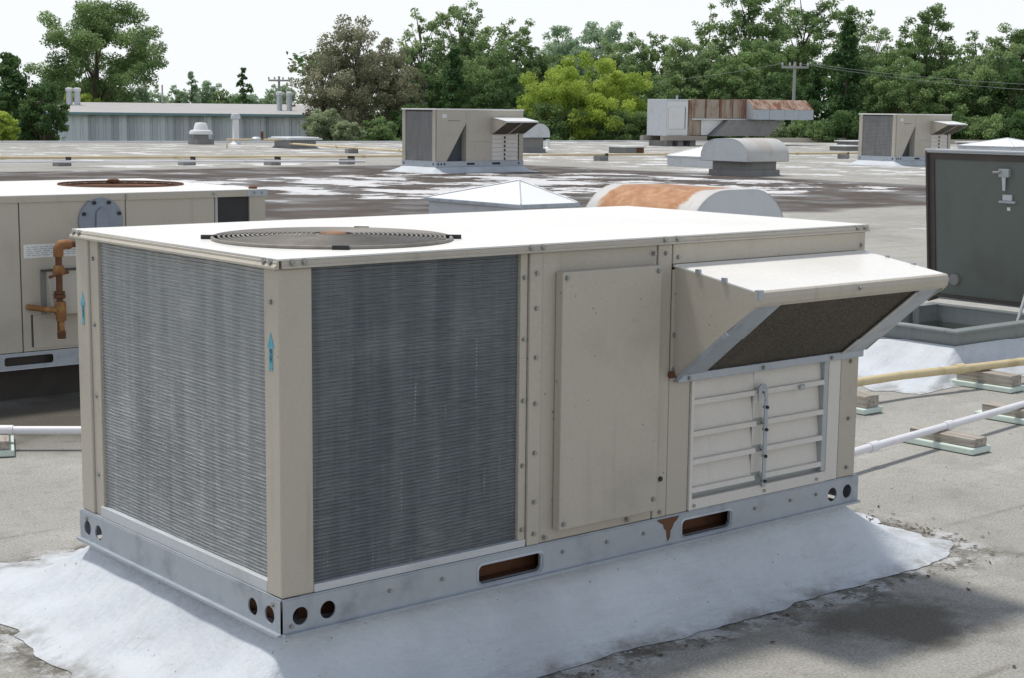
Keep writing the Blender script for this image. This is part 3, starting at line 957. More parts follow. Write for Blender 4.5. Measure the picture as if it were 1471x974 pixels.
# blue arrow stickers on the left posts
def arrow(y, z0, z1):
    h = z1 - z0
    w = 0.0125
    pl = [(y - w * 0.62, z0 + 0.002), (y, z0 + 0.008), (y + w * 0.62, z0), (y + w * 0.60, z0 + h * 0.60), (y + w * 1.15, z0 + h * 0.60), (y, z1), (y - w * 1.15, z0 + h * 0.62), (y - w * 0.60, z0 + h * 0.60)]
    a = MB().prism(pl, -0.0012, -0.0002, 'x').build('arrow_sticker', 'blue', unit)
    a['label'] = 'blue upward arrow sticker'
    mb = MB()
    r_ = random.Random(int(y * 100))
    zz = z0 + h * 0.24
    while zz < z0 + h * 0.58:
        mb.box(-0.0018, -0.0012, y - w * 0.40, y + w * r_.uniform(0.0, 0.4), zz, zz + h * 0.022)
        if r_.random() < 0.8:
            mb.box(-0.0018, -0.0012, y - w * 0.40 + r_.choice((0, 0.5)) * w, y - w * 0.25 + r_.choice((0, 0.5)) * w, zz + h * 0.022, zz + h * 0.05)
        zz += h * 0.052
    mb.build('arrow_print', 'blue_ink', a)

arrow(0.036, 0.612, 0.705)
arrow(1.020, 0.612, 0.705)
# screws on the cabinet
for z in (0.115, 0.20, 0.33, 0.46, 0.58, 0.71, 0.80):
    screw(unit, (0.760, -0.003, z), '-y', 0.005)
for z in (0.13, 0.30, 0.47, 0.63, 0.79):
    screw(unit, (0.725, 0.004, z), '-y', 0.005)
for p in ((1.225, 0.828), (1.225, 0.100), (1.272, 0.815), (2.072, 0.812), (2.046, 0.45), (2.046, 0.27), (2.046, 0.115), (0.80, 0.098), (1.10, 0.098), (1.18, 0.83), (1.36, 0.098), (1.66, 0.098), (1.90, 0.098)):
    screw(unit, (p[0], -0.0035 if p[1] > 0.1 else -0.003, p[1]), '-y', 0.005)
for z in (0.20, 0.42, 0.62, 0.80):
    screw(unit, (0.006, 0.962, z), '-x', 0.005)
screw(unit, (0.0, 0.034, 0.775), '-x', 0.005)
for y in (0.03, 1.02):
    screw(unit, (-0.006, y, 0.066), '-x', 0.005)
MB().tube([(1.224, -0.002, 0.195), (1.224, -0.006, 0.195)], 0.0075, 8).build('plug', 'black', unit)

# ------------------------------------------------------------------ second unit, behind on the left (seen from its gas side)
BX, BY, BZ = 0.0, 4.22, 0.16
b_l, b_w, b_h = 2.50, 1.40, 0.835
tag(MB().box(0.06, 2.44, 4.30, 5.56, 0.0, BZ).build('curb', 'tar'), 'dark tarred curb under the second beige unit behind on the left', 'curb')
u2n = thing('rooftop_air_conditioner', 'beige rooftop unit with round grey plate, behind the nearest unit on the left', 'air conditioner', (BX, BY, BZ))
me = plate([(0, 0), (b_l, 0), (b_l, 0.078), (0, 0.078)], [rrect(1.055, 1.30, 0.018, 0.060, 0.012), rrect(1.75, 1.99, 0.018, 0.060, 0.012)], 0.004)
me.transform(Matrix.Translation((0, -0.002, 0)) @ UP_X)
br = obj('base_rail', me, 'galv', u2n)
MB().box(1.02, 1.34, 0.05, 0.055, 0, 0.078).build('slot_liner', 'gasket', br)
MB().box(1.72, 2.02, 0.05, 0.055, 0, 0.078).build('slot_liner', 'gasket', br)
MB().box(0, b_l, -0.010, 0.04, -0.003, 0.0).build('rail_foot', 'galv_pale', br)
MB().box(b_l - 0.004, b_l, 0.0, b_w, 0, 0.078).build('base_rail', 'galv', u2n)
MB().box(0, 0.004, 0.0, b_w, 0, 0.078).build('base_rail', 'galv', u2n)
MB().box(0.01, b_l - 0.01, 0.02, b_w - 0.01, 0.079, b_h - 0.03).build('cabinet_core', 'beige', u2n)
for a, b in ((0.004, 0.40), (0.404, 1.150), (1.156, 1.698), (1.703, 2.196)):
    MB().box(a, b, 0.0, 0.02, 0.080, b_h - 0.026).build('side_panel', 'beige', u2n, bevel=0.002)
MB().box(2.405, b_l, 0.0, 0.03, 0.080, b_h - 0.026).build('corner_post', 'beige', u2n, bevel=0.003)
MB().box(2.200, 2.212, 0.0, 0.02, 0.080, b_h - 0.026).build('window_edge', 'beige', u2n)
MB().box(2.212, 2.404, 0.010, 0.018, 0.080, b_h - 0.03).build('coil_window', 'dark', u2n)
MB().box(2.205, 2.215, -0.002, 0.0, 0.42, b_h - 0.03).build('window_bead', 'galv', u2n)
# lid with fan opening and rusty fan deck
fc2, fr2 = (2.05, 0.76), 0.33
lm = plate([(-0.006, -0.008), (b_l + 0.006, -0.008), (b_l + 0.006, b_w), (-0.006, b_w)], [circ(*fc2, fr2, 56)], 0.004)
lm.transform(Matrix.Translation((0, 0, b_h - 0.004)))
l2 = obj('lid', lm, 'beige_sunlit', u2n)
MB().box(0, 1.698, -0.008, -0.002, b_h - 0.034, b_h - 0.0045).build('lid_edge', 'beige', l2)
MB().box(1.703, b_l + 0.004, -0.009, -0.002, b_h - 0.036, b_h - 0.0045).build('lid_edge', 'beige', l2)
MB().box(b_l + 0.001, b_l + 0.005, 0, b_w - 0.002, b_h - 0.034, b_h - 0.0045).build('lid_edge', 'beige', l2)
MB().box(2.385, b_l + 0.006, -0.011, -0.0095, b_h - 0.036, b_h - 0.004).build('lid_corner', 'galv', l2)
n_ = 36
vs, fs = [], []
for k in range(n_):
    c_, s_ = math.cos(2 * math.pi * k / n_), math.sin(2 * math.pi * k / n_)
    vs += [(fc2[0] + fr2 * c_, fc2[1] + fr2 * s_, b_h - 0.002), (fc2[0] + fr2 * c_, fc2[1] + fr2 * s_, b_h - 0.027)]
fs = [(2 * k, 2 * ((k + 1) % n_), 2 * ((k + 1) % n_) + 1, 2 * k + 1) for k in range(n_)]
MB().add(vs, fs).build('fan_shroud', 'rust', u2n, smooth=True)
gd2 = MB().ring((*fc2, b_h + 0.004), fr2 + 0.002, 0.005, 56, 6).build('fan_guard', 'rust', u2n, smooth=True)
for k in range(1, 16):
    R = fr2 * k / 16
    MB().ring((*fc2, b_h - 0.014 + 0.006 * (1 - (R / fr2) ** 2)), R, 0.003, 44, 5).build('guard_hoop', 'rust', gd2, smooth=True)
MB().lathe([(0.03, 0), (0.034, 0.012), (0.02, 0.018)], (fc2[0] + 0.10, fc2[1] + 0.30, b_h), 14).build('lifting_lug', 'rust', u2n)
MB().lathe([(0.022, 0), (0.024, 0.010), (0.012, 0.016)], (2.455, 0.05, b_h), 14).build('lifting_lug', 'rust', u2n)
for x in (1.700, 2.19, 2.43, 2.475):
    screw(u2n, (x, -0.010, b_h - 0.018), '-y', 0.006)
# round bolted plate
pc = (1.565, 0.698)
pd = MB().lathe([(0.116, 0), (0.116, 0.010), (0.112, 0.014)], (0, 0, 0), 36).build('round_plate', 'flange', u2n, smooth=True)
pd.location = (pc[0], -0.001, pc[1])
pd.rotation_euler = (rad(90), 0, 0)
MB().prism([(-0.034, -0.05), (0.034, -0.05), (0.030, 0.045), (0.0, 0.075), (-0.030, 0.045)], 0.0142, 0.026, 'z').build('plate_boss', 'flange', pd, bevel=0.006)
for k in range(8):
    a = rad(45 * k + 22)
    MB().tube([(0.100 * math.cos(a), 0.100 * math.sin(a), 0.013), (0.100 * math.cos(a), 0.100 * math.sin(a), 0.024)], 0.0095, 8).build('bolt', 'black', pd)
# rating plate, burner box, lower access door
st = MB().box(1.170, 1.480, -0.0012, 0.0, 0.535, 0.600).build('rating_sticker', 'white', u2n)
r_ = random.Random(4)
mb = MB()
for i in range(5):
    x = 1.185
    while x < 1.46:
        w = r_.uniform(0.012, 0.04)
        mb.box(x, min(x + w, 1.47), -0.0018, -0.0012, 0.545 + i * 0.010, 0.549 + i * 0.010)
        x += w + r_.uniform(0.006, 0.012)
mb.build('sticker_print', 'hatch_alu', st)
bx = MB().prism([(0.0, 0.470), (-0.020, 0.470), (-0.075, 0.300), (-0.075, 0.262), (0.0, 0.262)], 1.275, 1.62, 'x').build('burner_box', 'beige', u2n, bevel=0.004)
MB().box(1.247, 1.272, -0.004, 0.0, 0.262, 0.468).build('box_shadow_gap', 'curb_grey', u2n)
MB().box(1.25, 1.64, -0.030, 0.0, 0.470, 0.477).build('box_hood', 'gasket', u2n)
lb = MB().prism([(-0.020 - 0.0572 * t - 0.002, 0.470 - 0.17 * t) for t in (0.25, 0.85)] + [(-0.020 - 0.0552 * t, 0.470 - 0.17 * t) for t in (0.85, 0.25)], 1.435, 1.53, 'x').build('box_sticker', 'white', u2n)
MB().box(1.205, 1.68, -0.004, 0.0, 0.092, 0.258).build('burner_door', 'beige', u2n, bevel=0.002)
MB().box(1.196, 1.204, -0.003, 0.0, 0.100, 0.262).build('door_gap', 'gasket', u2n)
# rusty gas drip leg standing off the panel
gp = thing('gas_pipe_assembly', 'rusty yellow gas pipe with elbow, valve and drip leg on the left unit', 'pipe', (1.30, BY - 0.10, BZ))
gp_x, gr = 0.0, 0.0155
MB().tube([(gp_x, 0, 0.19), (gp_x, 0, 0.575)], gr, 12).build('riser', 'rust', gp, smooth=True)
MB().tube([(gp_x, 0, 0.545), (gp_x, 0, 0.585), (gp_x + 0.008, 0, 0.597), (gp_x + 0.022, 0, 0.602), (gp_x + 0.062, 0, 0.602)], [0.024, 0.024, 0.025, 0.024, 0.023], 12).build('elbow', 'rusty_yellow', gp, smooth=True)
MB().tube([(gp_x + 0.060, 0, 0.602), (gp_x + 0.30, 0, 0.602), (gp_x + 0.31, 0.10, 0.602)], gr, 12).build('supply_pipe', 'rust', gp, smooth=True)
MB().lathe([(0.018, 0.455), (0.028, 0.460), (0.030, 0.480), (0.024, 0.487), (0.024, 0.500), (0.018, 0.505)], (gp_x, 0, 0), 12).build('valve_body', 'rusty_yellow', gp, smooth=True)
MB().tube([(gp_x + 0.042, -0.005, 0.470), (gp_x - 0.01, -0.024, 0.466), (gp_x - 0.062, -0.030, 0.452)], [0.010, 0.007, 0.008], 8).build('valve_handle', 'rust', gp)
MB().lathe([(0.026, 0.345), (0.030, 0.350), (0.030, 0.362), (0.022, 0.366), (0.028, 0.370), (0.028, 0.378)], (gp_x, 0, 0), 8).build('union', 'rust', gp)
MB().lathe([(0.022, 0.235), (0.025, 0.240), (0.025, 0.325), (0.020, 0.330)], (gp_x + 0.004, 0, 0), 12).build('tee', 'rusty_yellow', gp, smooth=True)
MB().tube([(gp_x, 0, 0.285), (gp_x - 0.05, 0.02, 0.292), (gp_x - 0.115, 0.085, 0.300), (gp_x - 0.118, 0.10, 0.300)], 0.014, 10).build('branch_pipe', 'rusty_yellow', gp, smooth=True)
MB().lathe([(0.020, 0.150), (0.022, 0.155), (0.022, 0.178), (0.018, 0.19)], (gp_x + 0.004, 0, 0), 8).build('cap', 'rust', gp)
MB().tube([(gp_x + 0.002, 0, 0.18), (gp_x + 0.002, 0, 0.24)], 0.017, 10).build('drip_leg', 'rusty_yellow', gp, smooth=True)

# ------------------------------------------------------------------ pipes and their blocks
def support(loc, rz, label, long=0.34, w=0.10, group='pipe support blocks', pad=True, hgt=0.036):
    s = thing('pipe_support', label, 'pipe support', loc, rz, group)
    if pad:
        MB().box(-w / 2 - 0.02, w / 2 + 0.02, -long / 2 - 0.01, long / 2 + 0.01, 0.003, 0.030).build('foam_pad', 'foam', s, bevel=0.005)
    z = 0.031 if pad else 0.002
    MB().box(-w / 2, w / 2, -long / 2, long / 2 - 0.02, z, z + hgt).build('wood_block', 'wood', s, bevel=0.003)
    return s

wp = [Vector((2.55, 0.745, 0.082)), Vector((3.18, 0.827, 0.082)), Vector((3.86, 0.911, 0.082)), Vector((4.66, 1.01, 0.082)), Vector((6.3, 1.22, 0.084)), Vector((8.5, 1.50, 0.084))]
w1 = thing('drain_pipe', 'white plastic drain pipe running right from the nearest unit across wood blocks', 'pipe', (2.10, 0.69, 0.0))
off = Vector((2.10, 0.69, 0.0))
MB().tube([(0.0, 0, 0.30), (0.10, 0.01, 0.30), (0.125, 0.013, 0.28), (0.13, 0.014, 0.12), (0.16, 0.017, 0.084)] + [p - off for p in wp], 0.0165, 14).build('pipe', 'pvc', w1, smooth=True)
for p in (wp[1] + Vector((0.12, 0.015, 0)), wp[2] + Vector((0.06, 0.008, 0)), wp[3] + Vector((0.10, 0.012, 0))):
    dv = Vector((1, 0.124, 0)).normalized() * 0.03
    MB().tube([p - off - dv, p - off + dv], 0.021, 14).build('coupling', 'pvc', w1, smooth=True)
support((3.86, 0.885, 0), 0.02, 'weathered wood block on pale foam under the white pipe, nearest whole one')
support((4.62, 1.03, 0), 0.03, 'weathered wood block on pale foam under the white pipe at the right picture edge')
support((2.44, 0.74, 0), rad(-12), 'wood block on pale foam half hidden by the right end of the nearest unit')

yp = [Vector((1.2, 1.80, 0.112)), Vector((4.37, 1.745, 0.112)), Vector((4.7, 1.74, 0.112)), Vector((5.30, 1.66, 0.112)), Vector((5.65, 1.625, 0.112)), Vector((8.5, 1.35, 0.112))]
y1 = thing('gas_pipe', 'stained yellow gas pipe running right past the open roof hatch', 'pipe', (1.2, 1.80, 0))
off = Vector((1.2, 1.80, 0))
MB().tube([p - off for p in yp], 0.0215, 14).build('pipe', 'pvc_gold', y1, smooth=True)
p = Vector((5.12, 1.69, 0.112)) - off
MB().tube([p - Vector((0.03, -0.003, 0)), p + Vector((0.03, -0.003, 0))], 0.027, 14).build('coupling', 'pvc_gold', y1, smooth=True)
support((4.22, 1.72, 0), 0.0, 'wood block on pale foam under the yellow pipe, beside the nearest unit', hgt=0.058)
support((5.30, 1.64, 0), 0.06, 'wood block on pale foam under the yellow pipe in front of the roof hatch', hgt=0.058)

lw = thing('drain_pipe', 'short run of white plastic pipe on blocks at the left picture edge', 'pipe', (0.1, 3.64, 0))
off = Vector((0.1, 3.64, 0))
MB().tube([Vector(p) - off for p in ((-0.6, 4.16, 0.082), (0.60, 3.268, 0.082), (1.30, 2.745, 0.082), (1.85, 2.335, 0.082))], 0.0175, 14).build('pipe', 'pvc', lw, smooth=True)
p = Vector((0.655, 3.227, 0.082)) - off
dv = Vector((0.8, -0.6, 0)) * 0.03
MB().tube([p - dv, p + dv], 0.022, 14).build('coupling', 'pvc', lw, smooth=True)
support((0.63, 3.27, 0), rad(-22), 'white weathered block pair under the pipe at the left picture edge', long=0.36)
support((-0.3, 3.94, 0), rad(-40), 'wood block under white pipe beyond the left picture edge')

# ------------------------------------------------------------------ open roof hatch
HX0, HX1, HY0, HY1, HZ = 5.45, 6.42, 1.95, 2.76, 0.25
skirt('hatch_flashing', 'white coated flashing spread around the open roof hatch', (HX0 - 0.02, HX1 + 0.05, HY0 - 0.02, HY1 + 0.02), (HX0 - 0.62, HX1 + 0.5, HY0 - 0.24, HY1 + 0.6), 0.165, 0.18, wob=0.03, seed=9, power=2.0, close=False)
ht = thing('roof_hatch', 'open grey metal roof hatch with its lid standing upright', 'roof hatch', (HX0, HY0, 0))
W_, D_ = HX1 - HX0, HY1 - HY0
cu = MB()
for a, b, c_, d_ in ((0, W_, -0.0, 0.03), (0, W_, D_ - 0.03, D_), (0, 0.03, 0.031, D_ - 0.031), (W_ - 0.03, W_, 0.031, D_ - 0.031)):
    cu.box(a, b, c_, d_, 0.16, HZ)
curb = cu.build('curb', 'hatch_rim', ht)
for a, b, c_, d_ in ((-0.045, W_ + 0.02, -0.045, 0.034), (-0.045, W_ + 0.02, D_ - 0.034, D_ + 0.045), (-0.045, 0.034, 0.036, D_ - 0.036), (W_ - 0.034, W_ + 0.02, 0.036, D_ - 0.036)):
    MB().box(a, b, c_, d_, HZ + 0.001, HZ + 0.014).build('rim', 'hatch_rim', curb, bevel=0.003)
MB().box(0.031, W_ - 0.031, D_ - 0.034, D_ - 0.031, -0.9, 0.16).box(W_ - 0.034, W_ - 0.031, 0.031, D_ - 0.034, -0.9, 0.16).box(0.031, 0.034, 0.031, D_ - 0.034, -0.9, 0.16).box(0.034, W_ - 0.034, 0.031, 0.034, -0.9, 0.16).box(0.034, W_ - 0.034, 0.034, D_ - 0.034, -0.9, -0.88).build('shaft', 'hatch_grey', ht)
# lid: shallow tray hinged on the far long side, leaning a little over the opening
ld = bpy.data.objects.new('lid', None)
COL.objects.link(ld)
ld.parent = ht
ld.location = (W_ + 0.005, 0, HZ + 0.02)
ld.rotation_euler = (0, rad(-6), 0)
LH, LT = 0.94, 0.10
y0, y1_ = -0.06, D_ + 0.07
MB().box(LT - 0.006, LT, y0, y1_, 0, LH).build('outer_skin', 'hatch_alu', ld)
for a in ((0, LT - 0.007, y0, y0 + 0.012, 0.0, LH), (0, LT - 0.007, y1_ - 0.012, y1_, 0.0, LH)):
    MB().box(*a).build('lid_side', 'gasket', ld)
MB().box(0, LT - 0.007, y0 + 0.013, y1_ - 0.013, LH - 0.012, LH).build('lid_top_edge', 'hatch_alu', ld)
MB().box(0.026, 0.034, y0 + 0.05, y1_ - 0.05, 0.05, LH - 0.055).build('inner_liner', 'hatch_grey', ld)
gk = MB()
for a in ((y0 + 0.013, y0 + 0.049, 0.03, LH - 0.014), (y1_ - 0.049, y1_ - 0.013, 0.03, LH - 0.014), (y0 + 0.050, y1_ - 0.050, LH - 0.054, LH - 0.014), (y0 + 0.050, y1_ - 0.050, 0.03, 0.049)):
    gk.box(0.018, 0.05, *a)
gk.build('gasket', 'gasket', ld)
MB().box(0.0, 0.02, y0 - 0.004, y1_ + 0.004, LH - 0.004, LH + 0.008).build('lid_lip', 'galv_pale', ld)
lt = MB().box(0.000, 0.026, 0.30, 0.37, LH - 0.145, LH - 0.095).build('latch', 'hatch_alu', ld, bevel=0.004)
MB().tube([(-0.004, 0.355, LH - 0.115), (-0.008, 0.40, LH - 0.118)], 0.008, 8).build('latch_bolt', 'curb_grey', lt)
MB().prism([(0.325, LH - 0.145), (0.350, LH - 0.145), (0.345, LH - 0.225), (0.330, LH - 0.225)], 0.006, 0.014, 'x').build('latch_tongue', 'galv_pale', lt)
MB().box(0.008, 0.026, 0.265, 0.375, LH - 0.300, LH - 0.285).build('handle', 'hatch_alu', ld, bevel=0.003)
MB().box(0.016, 0.026, 0.290, 0.352, LH - 0.284, LH - 0.250).build('handle_plate', 'galv_pale', ld)
MB().box(0.022, 0.0262, 0.305, 0.325, LH - 0.345, LH - 0.325).build('sticker', 'pvc', ld)
MB().tube([(0.010, D_ - 0.115, 0.15), (0.026, D_ - 0.115, 0.15)], 0.035, 14).build('hold_open_bracket', 'curb_grey', ld)
# ladder safety post and hold-open arm
MB().tube([(W_ - 0.30, D_ - 0.07, -0.3), (W_ - 0.30, D_ - 0.07, 0.44)], 0.020, 12).build('safety_post', 'hatch_rim', ht, smooth=True)
MB().tube([(W_ - 0.20, 0.12, HZ - 0.05), (W_ - 0.03, 0.14, 0.50), (W_ - 0.01, 0.15, 0.62)], 0.010, 8).build('hold_open_arm', 'hatch_alu', ht)
MB().tube([(W_ - 0.045, 0.10, HZ), (W_ - 0.045, 0.10, 0.55)], 0.012, 8).build('spring_tube', 'hatch_alu', ht)

# ------------------------------------------------------------------ barrel vents
def barrel(label, loc, rz, lx, ly, h0, h1, mat, curb_in=0.22, curb_h=0.0, foot=0.06, group='barrel roof vents'):
    """round-topped ventilator: barrel hood (axis along local X) over a square curb"""
    t = thing('barrel_vent', label, 'roof vent', loc, rz, group)
    pr = [(-ly / 2, h0), (-ly / 2, h0 + 0.10)]
    R = ly * 0.36
    top = h1
    K = 10
    for i in range(K + 1):
        a = math.pi - (math.pi / 2) * i / K
        pr.append((-ly / 2 + R + R * math.cos(a), top - (top - h0 - 0.10) + (top - h0 - 0.10) * math.sin(a)))
    pr2 = [(-y, z) for y, z in reversed(pr)]
    prof = pr + pr2
    k = len(prof)
    vs = [(-lx / 2, *q) for q in prof] + [(lx / 2, *q) for q in prof]
    MB().add(vs, [(i, i + 1, i + 1 + k, i + k) for i in range(k - 1)]).build('barrel_top', mat, t, smooth=True)
    for s in (-1, 1):
        MB().prism(prof, s * lx / 2 - 0.004 * s, s * (lx / 2 - 0.010), 'x').build('end_plate', 'galv_pale', t)
    MB().box(-lx / 2, lx / 2, -ly / 2, ly / 2, h0 - 0.012, h0 - 0.001).build('under_tray', 'curb_grey', t)
    MB().box(-lx / 2 + curb_in, lx / 2 - curb_in, -ly / 2 + curb_in, ly / 2 - curb_in, 0.14, h0 - 0.013).build('neck', 'curb_grey', t)
    MB().prism([(-ly / 2 + curb_in - foot - 0.05, 0), (ly / 2 - curb_in + foot + 0.05, 0), (ly / 2 - curb_in + foot, 0.04), (ly / 2 - curb_in + foot, 0.139), (-ly / 2 + curb_in - foot, 0.139), (-ly / 2 + curb_in - foot, 0.04)], -lx / 2 + curb_in - foot, lx / 2 - curb_in + foot, 'x').build('curb', 'curb_grey', t)
    return t

RB1 = mk_rusty_barrel('barrel_rust_crown', 0, 0.60)
RB2 = mk_rusty_barrel('barrel_light_rust', 0, 0.30, 0.18)
barrel('round-topped barrel vent with broad orange rust on its crown, just behind the nearest unit', (7.68, 6.18, 0), rad(90), 1.26, 1.16, 0.30, 0.81, RB1)
barrel('pale grey barrel vent on a grey curb in front of the rusty ducted unit', (25.58, 21.56, 0), 0, 1.42, 1.42, 0.34, 0.84, RB2, 0.20)
barrel('small white barrel vent peeking out behind the far middle unit', (33.2, 38.3, 0), rad(90), 1.1, 1.2, 0.52, 0.98, 'white', 0.16)

# ------------------------------------------------------------------ skylights
def pyramid(label, loc, lx, ly, zr, zt, ax=0.0, ay=0.0, name='skylight', rz=0, cat='skylight'):
    t = thing(name, label, cat, loc, rz, 'milky pyramid skylights')
    x, y = lx / 2, ly / 2
    MB().box(-x + 0.04, x - 0.04, -y + 0.04, y - 0.04, 0, zr - 0.05).build('curb', 'galv_pale', t)
    MB().box(-x, x, -y, y, zr - 0.049, zr).build('frame', 'galv', t, bevel=0.006)
    e = 0.02
    c = [(-x + e, -y + e, zr + 0.001), (x - e, -y + e, zr + 0.001), (x - e, y - e, zr + 0.001), (-x + e, y - e, zr + 0.001)]
    ap = (ax, ay, zt)
    for i in range(4):
        p, q = Vector(c[i]), Vector(c[(i + 1) % 4])
        a = Vector(ap)
        n = (q - p).cross(a - p).normalized() * -0.006
        MB().add([p, q, a, p + n, q + n, a + n], [(0, 1, 2), (5, 4, 3), (0, 3, 4, 1), (1, 4, 5, 2), (2, 5, 3, 0)]).build('pane', 'skylight', t)
    for i in range(4):
        MB().tube([Vector(c[i]) + Vector((0, 0, 0.006)), Vector(ap) + Vector((0, 0, 0.008))], 0.009, 6).build('hip_bar', 'galv_pale', t)
    return t

pyramid('low white pyramid skylight just beyond the nearest unit, left of the rusty barrel vent', (10.83, 12.4, 0), 0.96, 1.92, 0.30, 0.545, 0.17, -0.16)
pyramid('white pyramid skylight partly behind the pale grey barrel vent', (29.15, 25.95, 0), 1.7, 1.7, 0.28, 0.58)
pyramid('white pyramid skylight at right picture edge beyond the open hatch', (45.3, 27.5, 0), 2.6, 2.2, 0.42, 0.68)

# ------------------------------------------------------------------ leaf litter by the flashing, small stones
rnd = random.Random(21)
mb = MB()
def litter(x, y, s):
    a = rnd.uniform(0, 6.28)
    c_, s_ = math.cos(a), math.sin(a)
    w = s * rnd.uniform(0.25, 0.6)
    z = 0.0035
    t = rnd.uniform(0.3, 1.0) * s * 0.35
    pts = [(-s, -w * 0.4, z), (0, -w, z + t * 0.4), (s, 0, z + t), (0, w, z + t * 0.5), (0, 0, z + 0.002 - t * 0.1 + 0.001)]
    mb.add([(x + p[0] * c_ - p[1] * s_, y + p[0] * s_ + p[1] * c_, max(p[2], 0.003)) for p in pts], [(0, 1, 4), (1, 2, 4), (2, 3, 4), (3, 0, 4)])
for i in range(260):
    t = rnd.random()
    if t < 0.5:
        x, y = 2.58 + abs(rnd.gauss(0, 0.06)), rnd.uniform(-0.15, 1.0)
        x += 0.02 * math.sin(y * 14)
    elif t < 0.75:
        x, y = rnd.uniform(0.1, 2.6), -0.2 - abs(rnd.gauss(0, 0.03))
    else:
        x, y = rnd.uniform(1.0, 4.6), rnd.uniform(-1.0, 1.4)
        if -0.3 < x < 2.55 and y > -0.2:
            continue
    litter(x, y, rnd.uniform(0.004, 0.014))
lo = mb.build('leaf_litter', paint('dead_leaves', (0.07, 0.045, 0.028), dirt=(0.12, 0.07, 0.04), amt=0.7, rough=0.9, scale=20))
tag(lo, 'dry brown leaf litter and grit scattered along the edge of the white flashing', 'leaf litter', kind='stuff')

